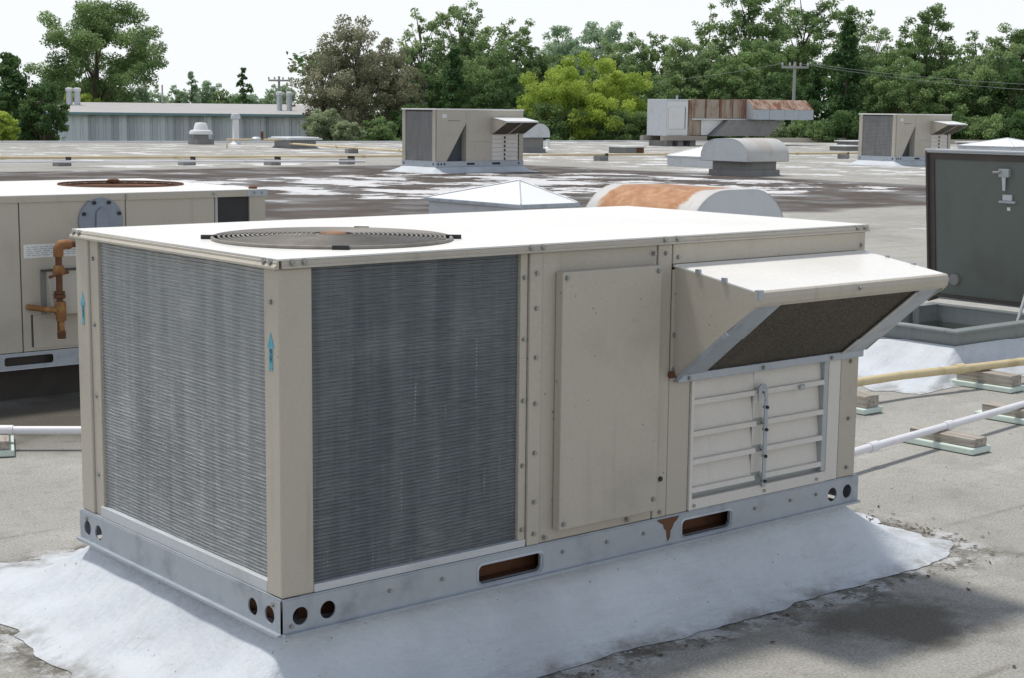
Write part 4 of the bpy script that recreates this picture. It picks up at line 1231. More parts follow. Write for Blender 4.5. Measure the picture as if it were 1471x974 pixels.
# ------------------------------------------------------------------ far packaged units (same model twice)
def big_unit(label):
    t = thing('packaged_unit', label, 'air conditioner', (0, 0, 0), 0, 'far packaged rooftop units')
    L, W, H, Z = 2.55, 1.28, 1.30, 0.14
    sk = skirt('curb_flashing', None, (0.02, L - 0.02, 0.02, W - 0.02), (-0.45, L + 0.3, -0.35, W + 0.3), Z, 0.2, t, wob=0.02, seed=13, rings=8)
    z0 = Z
    rl = MB().box(-0.01, L + 0.01, -0.01, W + 0.01, z0, z0 + 0.12).build('base_rail', 'galv', t)
    for a, b in ((0.88, 1.10), (1.62, 1.86)):
        MB().box(a, b, -0.013, -0.0105, z0 + 0.035, z0 + 0.085).build('fork_slot', 'dark', rl)
    for x in (0.06, 0.15, 0.24, 2.42):
        MB().tube([(x, -0.013, z0 + 0.06), (x, -0.0105, z0 + 0.06)], 0.026, 10).build('lifting_hole', 'dark', rl)
    for y in (0.08, 1.20):
        MB().tube([(-0.013, y, z0 + 0.06), (-0.0105, y, z0 + 0.06)], 0.026, 10).build('lifting_hole', 'dark', rl)
    zb, zt = z0 + 0.121, z0 + H - 0.035
    # cabinet with the triangular notch left open in the long side
    MB().box(0.06, L - 0.01, 0.22, W - 0.012, zb, zt).build('cabinet_core', 'beige', t)
    fp = [(0.0, zb), (0.34, zb), (0.86, zb + 0.80), (0.86, zt), (0.0, zt)]
    MB().prism([(0.03, zb), (0.30, zb), (0.86, zb + 0.86), (0.86, zt), (0.03, zt)], 0.0, 0.025, 'y').build('front_panel', 'beige', t)
    MB().prism([(0.30, zb + 0.001), (0.86, zb + 0.001), (0.86, zb + 0.86)], 0.17, 0.19, 'y').build('slanted_coil', 'flange_dark', t)
    MB().prism([(0.300, zb), (0.860, zb + 0.86), (0.850, zb + 0.86), (0.290, zb)], 0.026, 0.17, 'y').build('notch_cheek', 'hatch_alu', t)
    MB().box(0.863, 0.905, -0.003, 0.20, zb, zt).build('centre_post', 'beige', t)
    MB().box(0.909, 1.60, 0.0, 0.025, zb + 0.44, zt).build('front_panel', 'beige', t)
    MB().box(0.909, 1.60, 0.002, 0.025, zb, zb + 0.436).build('front_panel', 'beige', t)
    MB().box(1.604, 2.46, 0.0, 0.025, zb + 0.93, zt).build('header_strip', 'beige', t)
    MB().box(2.46, L, 0.0, 0.025, zb, zb + 0.93).build('corner_post', 'beige', t)
    MB().box(2.462, L, 0.001, 0.026, zb + 0.931, zt).build('corner_panel', 'beige', t)
    # end with the big coil
    MB().box(0.0, 0.028, 0.026, 0.13, zb, zt).build('corner_post', 'beige', t)
    MB().box(0.0, 0.028, W - 0.12, W, zb, zt).build('corner_post', 'beige', t)
    c0 = MB()
    n = 30
    for i in range(n):
        a = zb + (zt - zb - 0.03) * i / n
        c0.box(0.012, 0.03, 0.131, W - 0.121, a, a + (zt - zb) / n * 0.62)
    c0.box(0.03, 0.05, 0.131, W - 0.121, zb, zt)
    stuff(c0.build('coil_fins', 'coil_far', t))
    MB().box(0.004, 0.02, 0.131, W - 0.121, zt - 0.028, zt).build('coil_header', 'dark', t)
    ld = MB().box(-0.015, L + 0.015, -0.015, W + 0.015, zt + 0.001, zt + 0.034).build('lid', 'beige_sunlit', t, bevel=0.006)
    # damper
    dm = MB().box(1.604, 2.40, 0.012, 0.030, zb, zb + 0.60).build('damper', 'damper', t)
    for i in range(6):
        MB().prism([(0.011, zb + 0.01 + i * 0.097), (-0.012, zb + 0.015 + i * 0.097), (0.006, zb + 0.098 + i * 0.097), (0.011, zb + 0.1 + i * 0.097)], 1.62, 2.39, 'x').build('damper_blade', 'damper', dm)
        MB().box(1.965, 2.005, -0.02, -0.013, zb + 0.02 + i * 0.097, zb + 0.075 + i * 0.097).build('blade_lever', 'dark', dm)
    MB().box(2.40, 2.425, 0.0, 0.03, zb, zb + 0.61).build('side_channel', 'dark', dm)
    MB().box(2.426, 2.458, 0.0, 0.03, zb, zb + 0.93).build('side_strip', 'beige', dm)
    # hood
    a0, a1 = 1.60, 2.56
    sd_ = [(0.0, zb + 0.98), (-0.52, zb + 0.90), (-0.52, zb + 0.86), (-0.02, zb + 0.61), (0.0, zb + 0.61)]
    hp = MB().prism([(0.0, zb + 0.985), (0.0, zb + 0.995), (-0.54, zb + 0.912), (-0.54, zb + 0.880), (-0.53, zb + 0.880), (-0.53, zb + 0.900)], a0, a1, 'x').build('intake_hood', 'white', t)
    MB().prism(sd_, a0 + 0.002, a0 + 0.008, 'x').build('hood_side', 'beige', hp)
    MB().prism(sd_, a1 - 0.008, a1 - 0.002, 'x').build('hood_side', 'beige', hp)
    MB().prism([(-0.50, zb + 0.86), (-0.02, zb + 0.62), (-0.02, zb + 0.63), (-0.50, zb + 0.87)], a0 + 0.01, a1 - 0.01, 'x').build('filter', 'filter', hp)
    MB().prism([(-0.51, zb + 0.852), (-0.02, zb + 0.607), (-0.02, zb + 0.618), (-0.51, zb + 0.862)], (a0 + a1) / 2 - 0.015, (a0 + a1) / 2 + 0.015, 'x').build('filter_bar', 'beige', hp)
    MB().box(0.18, 0.30, -0.003, -0.0005, zt - 0.17, zt - 0.09).build('sticker', 'white', t)
    MB().box(0.34, 0.68, -0.002, -0.0005, zt - 0.245, zt - 0.225).build('nameplate', 'curb_grey', t)
    return t

bu = big_unit('far beige unit with dark triangular notch and hood, in front of the olive tree')
bu.location = (19.62, 25.40, 0)
b2 = copy_tree(bu)
b2['label'] = 'far beige unit with dark triangular notch, partly hidden behind the open hatch lid'
b2.location = (34.5, 24.02, 0)

# ------------------------------------------------------------------ rusty ducted unit at the back
ru = thing('ducted_roof_unit', 'old roof unit with rust-streaked duct and slanted hood on timber skids', 'air handler', (0, 0, 0))
RX, RY = 45.6, 43.9
ru.location = (RX, RY, 0)
z0, z1 = 0.45, 1.95
for x in (0.1, 0.75, 1.5):
    MB().box(x, x + 0.34, 0.05, 1.1, 0.0, 0.24).build('skid_foot', 'curb_grey', ru)
MB().box(-0.30, 2.30, -0.16, 0.04, 0.241, 0.43).build('skid_timber', 'wood', ru)
MB().box(-0.30, 2.30, 1.05, 1.25, 0.241, 0.43).build('skid_timber', 'wood', ru)
MB().box(0, 1.45, 0, 1.15, 0.432, z1).build('casing', 'galv_pale', ru, bevel=0.01)
MB().box(0.02, 1.25, -0.012, -0.001, 0.45, z1 - 0.10).build('front_sheet', 'white', ru)
MB().box(0.10, 1.02, -0.07, -0.013, 0.72, 1.62).build('access_door', 'white', ru, bevel=0.01)
MB().box(1.03, 1.08, -0.05, -0.013, 0.72, 1.62).build('door_seam', 'dark', ru)
MB().box(1.27, 1.43, -0.014, -0.001, 0.45, z1 - 0.03).build('rusty_sheet', 'rusty_duct', ru)
for k in range(4):
    a = 1.46 + k * 0.84
    MB().box(a, a + 0.825, -0.06, 1.1, 1.17, z1 + 0.01).build('duct_section', 'rusty_duct', ru, bevel=0.006)
    MB().box(a + 0.826, a + 0.839, -0.08, 1.12, 1.15, z1 + 0.03).build('duct_flange', 'rust', ru)
MB().box(1.46, 4.80, -0.09, 1.1, 1.11, 1.16).build('duct_sill', 'white', ru)
MB().box(1.46, 2.05, 0.02, 1.0, 0.45, 1.10).build('leg_casing', 'rusty_duct', ru)
MB().prism([(2.2, 0.46), (2.2, 1.10), (3.6, 1.10), (2.6, 0.46)], 0.1, 1.0, 'y').build('white_transition', 'white', ru)
MB().prism([(2.62, 0.42), (3.62, 1.10), (7.2, 1.10), (6.2, 0.42)], -0.2, 0.8, 'y').build('lower_scoop', 'curb_grey', ru)
hz = [(-0.55, 1.13), (-0.55, 1.56), (-0.10, z1 + 0.03), (1.1, z1 + 0.03), (1.1, 1.13)]
for k in range(4):
    a = 4.83 + k * 0.98
    MB().prism([(-0.55, 1.565), (-0.10, z1 + 0.035), (1.1, z1 + 0.035), (1.1, z1 + 0.05), (-0.10, z1 + 0.05), (-0.56, 1.575)], a, a + 0.97, 'x').build('hood_top', 'rusty_roof', ru)
    MB().prism([(-0.55, 1.13), (-0.55, 1.56), (-0.52, 1.56), (-0.52, 1.13)], a, a + 0.965, 'x').build('hood_front', 'galv', ru)
MB().prism(hz, 4.82, 4.83, 'x').build('hood_end', 'galv_pale', ru)
MB().prism(hz, 8.75, 8.77, 'x').build('hood_end', 'galv_pale', ru)
MB().box(4.83, 8.75, -0.51, 1.1, 1.131, 1.15).build('hood_floor', 'curb_grey', ru)
MB().tube([(0.9, 0.3, z1), (0.9, 0.3, z1 + 0.16)], 0.05, 8).build('lifting_eye', 'galv', ru)

# ------------------------------------------------------------------ small roof furniture near the far edge
mf = thing('mushroom_fan', 'small white mushroom exhaust fan near the far left roof edge', 'exhaust fan', (27.9, 51.2, 0))
MB().box(-0.36, 0.36, -0.36, 0.36, 0, 0.20).build('curb', 'curb_grey', mf)
MB().lathe([(0.30, 0.20), (0.28, 0.36), (0.33, 0.37)], seg=16).build('base', 'curb_grey', mf, smooth=True)
MB().lathe([(0.44, 0.38), (0.45, 0.44), (0.40, 0.53), (0.30, 0.55)], seg=20).build('rim', 'white', mf, smooth=True)
MB().lathe([(0.28, 0.55), (0.22, 0.78), (0.18, 0.82), (0.02, 0.83)], seg=16).build('cap', 'white', mf, smooth=True)
vp = thing('vent_pipe', 'tall white vent pipe with cap near the far left roof edge', 'vent pipe', (29.3, 51.0, 0))
MB().lathe([(0.26, 0), (0.18, 0.05), (0.13, 0.12), (0.12, 0.92), (0.12, 0.95)], seg=14).build('pipe', 'white', vp, smooth=True)
MB().lathe([(0.18, 0.96), (0.19, 1.05), (0.15, 1.16), (0.05, 1.18)], seg=14).build('cap', 'galv_pale', vp, smooth=True)
fsk = thing('curb_skylight', 'flat grey skylight on a flared dark curb near the far roof edge', 'skylight', (28.4, 45.3, 0))
MB().prism([(-0.66, 0), (0.66, 0), (0.52, 0.08), (0.52, 0.30), (-0.52, 0.30), (-0.52, 0.08)], -0.55, 0.55, 'y').build('curb', 'curb_grey', fsk)
MB().box(-0.70, 0.70, -0.70, 0.70, 0.302, 0.36).build('frame', 'galv_pale', fsk, bevel=0.01)
MB().box(-0.62, 0.62, -0.62, 0.62, 0.361, 0.40).build('dome', 'skylight', fsk, bevel=0.02)
mn = thing('gas_manifold', 'low pale yellow gas manifold loop beside the far vent pipe', 'pipe', (26.0, 45.9, 0))
MB().tube([(0, 0, 0), (0, 0, 0.30), (2.0, -0.6, 0.30), (2.0, -0.6, 0.02)], 0.035, 8).build('loop', 'pale_yellow', mn)
MB().lathe([(0.16, 0.26), (0.18, 0.34), (0.10, 0.40)], (1.0, -0.3, 0), 10).build('regulator', 'galv_pale', mn, smooth=True)
MB().tube([(1.2, -0.36, 0.30), (1.2, -0.36, 0.58)], 0.05, 8).build('relief_vent', 'rust', mn)
for (x, y, hh, lab) in ((38.2, 42.9, 0.30, 'short white vent stub right of the small white barrel vent'), (56.0, 33.0, 0.42, 'short yellowish stub beyond the far right unit')):
    sv_ = thing('vent_stub', lab, 'vent pipe', (x, y, 0))
    MB().lathe([(0.14, 0), (0.07, 0.05), (0.07, hh)], seg=12).build('pipe', 'white' if hh < 0.4 else 'pale_yellow', sv_, smooth=True)
    MB().lathe([(0.085, hh), (0.085, hh + 0.03), (0.02, hh + 0.035)], seg=12).build('collar', 'galv', sv_, smooth=True)
lc = thing('low_vent_box', 'low grey box vent with rusty side on the far roof, left of the ducted unit', 'roof vent', (36.3, 36.6, 0))
MB().box(-0.45, 0.45, -0.4, 0.4, 0, 0.20).build('body', 'curb_grey', lc)
MB().box(0.10, 0.45, -0.405, -0.4005, 0.01, 0.19).build('rusty_side', 'rust', lc)
MB().box(-0.52, 0.52, -0.47, 0.47, 0.201, 0.25).build('cap', 'white', lc, bevel=0.01)
for (x, y, w_, lab) in ((62.0, 40.2, 1.3, 'low white capped vent at the far right roof rim'), (57.5, 43.5, 1.6, 'low white capped vent left of the far right unit'), (48.0, 36.5, 1.0, 'low flat white cap right of the pale barrel vent')):
    t = thing('low_roof_vent', lab, 'roof vent', (x, y, 0))
    MB().box(-w_ / 2 + 0.1, w_ / 2 - 0.1, -0.4, 0.4, 0, 0.16).build('body', 'curb_grey', t)
    MB().box(-w_ / 2, w_ / 2, -0.5, 0.5, 0.161, 0.21).build('cap', 'white', t, bevel=0.01)

# long service pipes crossing the far roof
def long_pipe(label, pts, r, mat, z=0.16, name='gas_pipe'):
    t = thing(name, label, 'pipe', (pts[0][0], pts[0][1], 0))
    o = Vector((pts[0][0], pts[0][1], 0))
    MB().tube([Vector((x, y, z)) - o for x, y in pts], r, 8).build('pipe', mat, t, smooth=True)
    for x, y in pts[1:-1]:
        MB().lathe([(r * 1.4, -0.06), (r * 1.4, 0.06)], seg=8).build('coupling', mat, t, loc=Vector((x, y, z)) - o).rotation_euler = (0, rad(90), 0)
    return t

long_pipe('pale yellow gas pipe crossing the far roof left of the middle unit', [(9.0, 34.6), (13.0, 33.6), (17.0, 32.6), (22.0, 31.7), (27.5, 31.0)], 0.032, 'pale_yellow', 0.175)
long_pipe('pale yellow gas pipe crossing the far roof right of the middle unit', [(27.6, 31.0), (32.0, 30.4), (37.0, 29.6), (44.0, 28.6)], 0.032, 'pale_yellow', 0.175)
long_pipe('thin white conduit lying before the far yellow pipe on the left', [(9.0, 33.4), (14.0, 32.0), (18.0, 30.9), (20.6, 29.6)], 0.022, 'pvc', 0.12, 'conduit')
long_pipe('pale yellow pipe slanting from the manifold to the middle unit', [(28.0, 45.3), (27.0, 40.5), (26.3, 36.0), (24.5, 32.0)], 0.032, 'pale_yellow', 0.175)
far_sup = [((14.0, 32.6), 'left of the mushroom fan'), ((16.9, 31.9), 'below the mushroom fan'), ((18.9, 31.2), 'below the flat curb skylight'), ((21.0, 31.0), 'just left of the middle unit'),
           ((29.6, 30.7), 'just right of the middle unit'), ((35.0, 29.9), 'right of the pale barrel vent'), ((38.9, 29.3), 'left of the far right unit'), ((26.8, 39.4), 'under the slanting pipe')]
proto = None
for i, ((x, y), where) in enumerate(far_sup):
    lab = 'far grey block carrying the yellow pipe ' + where
    if proto is None:
        proto = thing('pipe_block', lab, 'pipe support', (x, y, 0), 0.1, 'far pipe blocks')
        MB().box(-0.16, 0.16, -0.14, 0.14, 0, 0.14).build('wood_block', 'curb_grey', proto, bevel=0.01)
        MB().box(0.165, 0.20, -0.10, 0.10, 0, 0.21).build('strap', 'dark', proto)
    else:
        c = copy_tree(proto)
        c['label'] = lab
        c.location = (x, y, 0)
        c.rotation_euler = (0, 0, 0.1 + 0.25 * ((i * 37) % 7 - 3) / 3)

# ------------------------------------------------------------------ corrugated shed beyond the roof
SD = 85.0
sh = thing('metal_shed', 'long grey corrugated metal shed with pale low roof beyond the left roof edge', 'building', V(0, SD, -5), -YAW)
ze, zr = 6.02, 6.56          # eave and ridge heights above the ground
xa, xb = -25.6, -10.75
pw = 0.412
x = xa
rnd = random.Random(5)
prof_cache = []
for kind in range(3):
    # one sheet: flat pan with a raised rib
    q = [(0, 0), (0.05, 0), (0.075, -0.035), (0.115, -0.035), (0.14, 0), (0.40, 0), (0.40, 0.01), (0, 0.01)]
    m = MB().prism(q, 0.0, ze, 'z')
    me = bpy.data.meshes.new('wall_panel')
    me.from_pydata(m.v, [], m.f)
    me.materials.append(SHED[kind])
    prof_cache.append(me)
while x < xb - 0.2:
    k = 0 if x < xa + 2.6 or x > xb - 0.9 else rnd.choice((0, 1, 1, 2, 2))
    obj('wall_panel', prof_cache[k], None, sh, loc=(x, 0, 0))
    x += pw
xb = x
MB().box(xa - 0.1, xb + 0.1, 0.02, 10.0, 0, ze - 0.02).build('wall', SHED[1], sh)
MB().prism([(-0.35, ze + 0.0), (9.0, zr), (18.0, ze), (18.0, ze + 0.05), (9.0, zr + 0.05), (-0.35, ze + 0.05)], xa - 0.3, xb + 0.3, 'x').build('roof', paint('pale_shed_roof', (0.40, 0.385, 0.375), amt=0.3, rough=0.6, scale=0.5), sh)
MB().box(xa - 0.3, xb + 0.3, -0.47, -0.352, ze - 0.08, ze + 0.05).build('gutter', paint('blue_green_gutter', (0.20, 0.33, 0.36), amt=0.4, rough=0.5, scale=1), sh)
MB().box(xb - 2.55, xb - 2.45, -0.09, -0.04, 0, ze - 0.1).build('downpipe', SHED[2], sh)
def stack(xl, y, z, h, r, lab):
    t = thing('flue_stack', lab, 'flue', sh.matrix_basis @ Vector((xl, y, z)), 0)
    MB().lathe([(r * 1.3, -0.3), (r, 0.1), (r, h)], seg=12).build('pipe', 'galv_pale', t, smooth=True)
    MB().lathe([(r * 1.25, h), (r * 1.3, h + 0.16), (r * 0.5, h + 0.2)], seg=12).build('cap', 'white', t, smooth=True)
bpy.context.view_layer.update()
sz = lambda y: ze + (zr - ze) * (y + 0.35) / 9.35 + 0.03
stack(-12.95, 3.0, sz(3.0), 0.85, 0.15, 'left of two grey flue stacks on the shed roof')
stack(-12.40, 3.0, sz(3.0), 0.85, 0.15, 'right of two grey flue stacks on the shed roof')
stack(-25.35, 6.0, sz(6.0), 0.80, 0.17, 'left pale flue at the left end of the shed roof')
stack(-24.90, 6.0, sz(6.0), 0.80, 0.17, 'right pale flue at the left end of the shed roof')
MB_m = thing('mast', 'thin grey mast standing on the shed roof under the big tree', 'mast', sh.matrix_basis @ Vector((-20.6, 8.5, zr)), 0)
MB().tube([(0, 0, -0.3), (0, 0, 1.1)], 0.05, 8).build('pole', 'pole', MB_m)
MB_m = thing('mast', 'short slim stack behind the two grey flues on the shed roof', 'mast', sh.matrix_basis @ Vector((-13.3, 8.5, zr)), 0)
MB().tube([(0, 0, -0.3), (0, 0, 0.75), (0, 0, 0.9)], [0.07, 0.07, 0.11], 8).build('pole', 'pole', MB_m)

# ------------------------------------------------------------------ utility poles and wires
def upole(right, depth, top, lab, arm=0.72, rz=0.0):
    p = V(right, depth, -5)
    t = thing('utility_pole', lab, 'utility pole', p, -YAW + rz)
    H = top + 5
    MB().tube([(0, 0, 0), (0, 0, H)], [0.12, 0.075], 12).build('pole', 'pole', t, smooth=True)
    MB().box(-arm, arm, -0.16, -0.05, H - 0.35, H - 0.23).build('crossarm', 'pole', t)
    for x in (-arm * 0.95, -arm * 0.4, arm * 0.4, arm * 0.95):
        MB().lathe([(0.05, H - 0.22), (0.06, H - 0.10), (0.03, H - 0.04)], (x, -0.1, 0), 8).build('insulator', 'insul', t, smooth=True)
    return t
upole(15.0, 86.0, 4.15, 'grey utility pole with crossarm standing among trees behind the ducted unit')
upole(-16.2, 110.0, 3.55, 'small distant utility pole with crossarm behind the shed roof')
def wire(a, b, sag, lab, r=0.010):
    t = thing('overhead_wire', lab, 'wire', a)
    pts = [Vector((0, 0, 0)).lerp(b - a, i / 14) - Vector((0, 0, sag * 4 * (i / 14) * (1 - i / 14))) for i in range(15)]
    MB().tube(pts, r, 5).build('strand', 'wire_grey', t)
wire(V(14.3, 85.85, 4.06), V(-1.0, 97.0, 3.2), 0.6, 'thin overhead wire running left from the utility pole')
wire(V(15.7, 85.85, 4.06), V(44.0, 78.0, 3.6), 0.9, 'upper overhead wire running right from the utility pole')
wire(V(15.3, 85.85, 4.04), V(44.0, 78.6, 3.2), 1.0, 'lower overhead wire running right from the utility pole')

# ------------------------------------------------------------------ trees and shrubs
RN = np.random.default_rng(7)


def leaf_mesh(centers, radii, n_per, size, rng, flat=0.7, droop=0.0):
    """leaf blades scattered through a set of clumps"""
    C, A = [], []
    for (c, r, n) in zip(centers, radii, n_per):
        v = rng.normal(size=(n, 3))
        v /= np.linalg.norm(v, axis=1)[:, None] + 1e-9
        rr = r * rng.random(n) ** 0.45
        p = v * rr[:, None]
        p[:, 2] *= flat
        C.append(p + np.array(c))
        A.append(v)
    C = np.concatenate(C)
    A = np.concatenate(A)
    n = len(C)
    nrm = A * 0.6 + rng.normal(size=(n, 3)) * 0.7 + np.array([0, 0, 0.35])
    nrm /= np.linalg.norm(nrm, axis=1)[:, None] + 1e-9
    t = np.cross(nrm, rng.normal(size=(n, 3)))
    t /= np.linalg.norm(t, axis=1)[:, None] + 1e-9
    t[:, 2] -= droop
    b = np.cross(nrm, t)
    s = size * rng.uniform(0.6, 1.35, n)
    L = t * s[:, None]
    Wd = b * (s * rng.uniform(0.35, 0.6, n))[:, None]
    P = np.stack([C - L * 0.5, C + Wd * 0.5 + L * 0.05, C + L * 0.5, C - Wd * 0.5 + L * 0.05], 1).reshape(-1, 3)
    me = bpy.data.meshes.new('crown')
    me.vertices.add(4 * n)
    me.vertices.foreach_set('co', P.astype(np.float32).ravel())
    me.loops.add(4 * n)
    me.loops.foreach_set('vertex_index', np.arange(4 * n, dtype=np.int32))
    me.polygons.add(n)
    me.polygons.foreach_set('loop_start', np.arange(0, 4 * n, 4, dtype=np.int32))
    me.polygons.foreach_set('loop_total', np.full(n, 4, dtype=np.int32))
    at = me.attributes.new('tint', 'FLOAT', 'FACE')
    cl = np.concatenate([np.full(k, rng.random()) for k in n_per])
    at.data.foreach_set('value', np.clip(cl * 0.6 + rng.random(n) * 0.4, 0, 1).astype(np.float32))
    me.update(calc_edges=True)
    return me


def hor(px):
    return 149.5 + 0.01109 * px


def tree(px, top, w, depth, leaf, label, base=204, kind='round', name='tree', dens=1.0, size=0.26, clump=1.0, lean=0.0, cat='tree', group='trees beyond the roof', seed=None, more=1.0):
    """px/top/w/base: where the crown stands out against the sky, turned into metres at its distance"""
    k = depth / 2271.0
    right = (px - 735.5) * k
    zt = 1.42 + (hor(px) - top) * k
    zb = 1.42 + (hor(px) - base) * k
    R = w * k / 2
    pos = V(right, depth, -5)
    rng = np.random.default_rng(int(px * 7 + top * 13 + depth) if seed is None else seed)
    t = thing(name, label, cat, pos, float(rng.uniform(0, 6.28)), group)
    H, B = zt + 5, max(zb + 5, 0.6)
    ch = H - B
    cen, rad_, num = [], [], []
    limbs = MB()
    if kind == 'conifer':
        n = int(30 * dens * max(1, ch / 4))
        for i in range(n):
            f = (i + rng.random()) / n
            z = B + ch * f
            rr = R * (1 - f) ** 0.75 * rng.uniform(0.55, 1.0) + 0.05
            a = rng.uniform(0, 6.28)
            for q in (0.45, 0.85):
                c = (rr * q * math.cos(a), rr * q * math.sin(a), z - 0.12 * rr * q)
                cen.append(c)
                rad_.append(max(0.16, (0.20 + 0.32 * R * 0.5 * (1 - f)) * clump))
                num.append(int(26 * dens))
            if i % 2 == 0:
                limbs.tube([(0, 0, z), (rr * 0.9 * math.cos(a), rr * 0.9 * math.sin(a), z - 0.1 * rr)], [0.03, 0.008], 4, False)
    else:
        # clumps spread through a lobed crown volume, limbs reaching out to many of them
        size *= 0.70
        Re = R * 1.0
        asp = max(0.3, ch / 2 + 0.02 * R)
        mid = B + ch * 0.5
        n_cl = int({'airy': 66, 'round': 130, 'upright': 120}[kind] * more * max(0.75, min(1.7, (R / 2.2) ** 0.7)) * max(0.85, min(1.7, asp / R)))
        p1, p2, p3 = rng.uniform(0, 6.28, 3)
        lo, hi = (0.12, 0.22) if kind == 'airy' else (0.11, 0.24)
        for i in range(n_cl):
            v = rng.normal(size=3)
            v /= np.linalg.norm(v)
            a = math.atan2(v[1], v[0])
            rho = (rng.random() ** 0.36)
            rho *= 1 + 0.14 * math.sin(3 * a + p1 + 2.2 * v[2]) + 0.10 * math.sin(5 * a + p2 - 3.1 * v[2])
            f = v[2] * rho
            hs = 1.0
            if kind == 'upright':
                hs = 1.06 - 0.42 * max(0.0, f) ** 1.6
            elif kind == 'airy':
                hs = 1.04 - 0.2 * max(0.0, f) ** 2
            c = Vector((Re * v[0] * rho * hs + lean * f, Re * v[1] * rho * hs, mid + asp * f + (0.10 * asp * math.sin(2 * a + p3) if kind != 'round' else 0.05 * asp * math.sin(3 * a + p3))))
            cr = R * rng.uniform(lo, hi) * clump
            c.z = min(c.z, H - 0.45 * cr)
            cen.append(tuple(c))
            rad_.append(cr)
            num.append(max(12, int(dens * 118 * (cr / 0.6) ** 2 * (0.26 / size) ** 2)))
            if i % (2 if kind == 'airy' else 3) == 0:
                out = math.hypot(c.x, c.y)
                st = Vector((0, 0, max(B * 0.5, c.z - out * 0.9 - asp * 0.35)))
                kn = st.lerp(c, 0.5) + Vector((0, 0, 0.10 * out))
                limbs.tube([st, kn, c], [0.035 + 0.012 * R, 0.03, 0.012], 5, False)
    if name != 'shrub' or True:
        hh = H * 0.95 if kind == 'conifer' else B + ch * 0.66
        tr = MB().tube([(0, 0, 0), (0.05 * R, 0.03 * R, B * 0.6), (lean * 0.2, 0, B + ch * 0.35), (lean * 0.5, 0, hh)], [0.10 + 0.035 * R, 0.08 + 0.03 * R, 0.05 + 0.02 * R, 0.015], 8)
        tro = tr.build('trunk', 'bark', t, smooth=True)
        if limbs.v:
            stuff(limbs.build('limbs', 'bark', tro))
    me = leaf_mesh(cen, rad_, num, size, rng, 0.75 if kind != 'conifer' else 0.55, 0.25 if kind == 'conifer' else 0.0)
    stuff(obj('crown', me, LEAF[leaf], t))
    return t


T = tree
T(18, 80, 150, 72, 'dark', 'dense dark evergreen at the left picture edge in front of the shed', kind='conifer', dens=2.2, size=0.20, clump=1.5, base=215)
T(62, 120, 70, 71, 'dark', 'lower dark evergreen shoulder right of the leftmost evergreen', dens=1.5, size=0.2, base=215, clump=1.2)
T(4, 160, 46, 66, 'lime', 'bright lime green shrub at the left picture edge', name='shrub', dens=1.4, size=0.14, base=215, cat='shrub', clump=1.3)
T(143, 8, 192, 112, 'mid', 'big airy tree standing alone against the sky above the shed', kind='airy', base=152, dens=1.25, size=0.28, clump=1.0, seed=3)
T(95, 100, 80, 120, 'hazy', 'hazy green tree low behind the big airy tree at its left', base=165, dens=1.0, size=0.32)
T(150, 112, 90, 118, 'dark', 'dark low tree under the middle of the big airy tree', base=165, dens=1.0, size=0.3)
T(212, 118, 62, 118, 'hazy', 'pale green low tree under the right side of the big airy tree', base=165, dens=0.9, size=0.32)
T(118, 132, 46, 108, 'lime', 'yellowish low bush behind the shed roof at left', name='shrub', base=165, dens=1.0, size=0.26, cat='shrub')
T(258, 122, 36, 120, 'hazy', 'small distant tree left of the spindly spire tree', base=165, dens=1.1, size=0.26)
T(277, 104, 34, 120, 'hazy', 'spindly spire-topped distant tree over the shed', base=165, kind='conifer', dens=0.6, size=0.28)
T(296, 116, 46, 122, 'hazy', 'round distant tree right of the spindly spire tree', base=165, dens=1.1, size=0.26)
T(318, 128, 30, 118, 'pale', 'tiny distant tree left of the lone sparse conifer', base=165, dens=1.0, size=0.24)
T(350, 98, 44, 116, 'conifer', 'lone sparse conifer against the sky over the shed', base=160, kind='conifer', dens=0.55, size=0.30)
T(345, 136, 70, 124, 'hazy', 'low hazy thicket at the foot of the lone sparse conifer', base=165, dens=1.0, size=0.3, cat='shrub', name='shrub')
T(402, 122, 60, 122, 'hazy', 'hazy tree behind the small distant utility pole', base=165, dens=1.0, size=0.28)
T(512, 27, 166, 82, 'olive', 'large olive brown tree with upright twigs left of the middle unit', kind='upright', dens=0.72, size=0.21, base=215, clump=0.85)
T(462, 66, 84, 84, 'olive', 'olive brown side growth reaching left above the shed end', kind='upright', dens=0.7, size=0.21, base=160, clump=0.9)
T(560, 58, 90, 84, 'olive', 'olive brown side growth right of the large olive tree', kind='upright', dens=1.0, size=0.21, base=215)
T(466, 156, 56, 74, 'silver', 'silvery leaved shrub at the right end of the shed', name='shrub', dens=1.5, size=0.15, base=215, cat='shrub', clump=1.25)
T(497, 172, 44, 73, 'silver', 'smaller silvery shrub right of the silvery leaved shrub', name='shrub', dens=1.4, size=0.14, base=215, cat='shrub', clump=1.2)
T(543, 168, 58, 74, 'mid', 'mid green shrub left of the far middle unit', name='shrub', dens=1.4, size=0.15, base=215, cat='shrub', clump=1.2)
T(603, 12, 76, 102, 'pale', 'tall pale green tree just right of the olive brown tree', kind='upright', dens=0.95, size=0.27, base=200)
T(660, 3, 96, 104, 'pale', 'tallest pale green tree above the far middle unit', kind='upright', dens=0.95, size=0.27, base=200)
T(738, 25, 78, 100, 'mid', 'tall green tree above the hood of the far middle unit', kind='upright', dens=1.0, size=0.26, base=200)
T(690, 62, 130, 93, 'mid', 'broad green tree behind the far middle unit', dens=1.1, size=0.25, base=210)
T(650, 70, 68, 86, 'conifer', 'dark pointed conifer right behind the far middle unit', kind='conifer', dens=1.6, size=0.2, base=212, clump=1.3)
T(610, 90, 80, 90, 'dark', 'dark tree between olive tree and pointed conifer', dens=1.1, size=0.24, base=212)
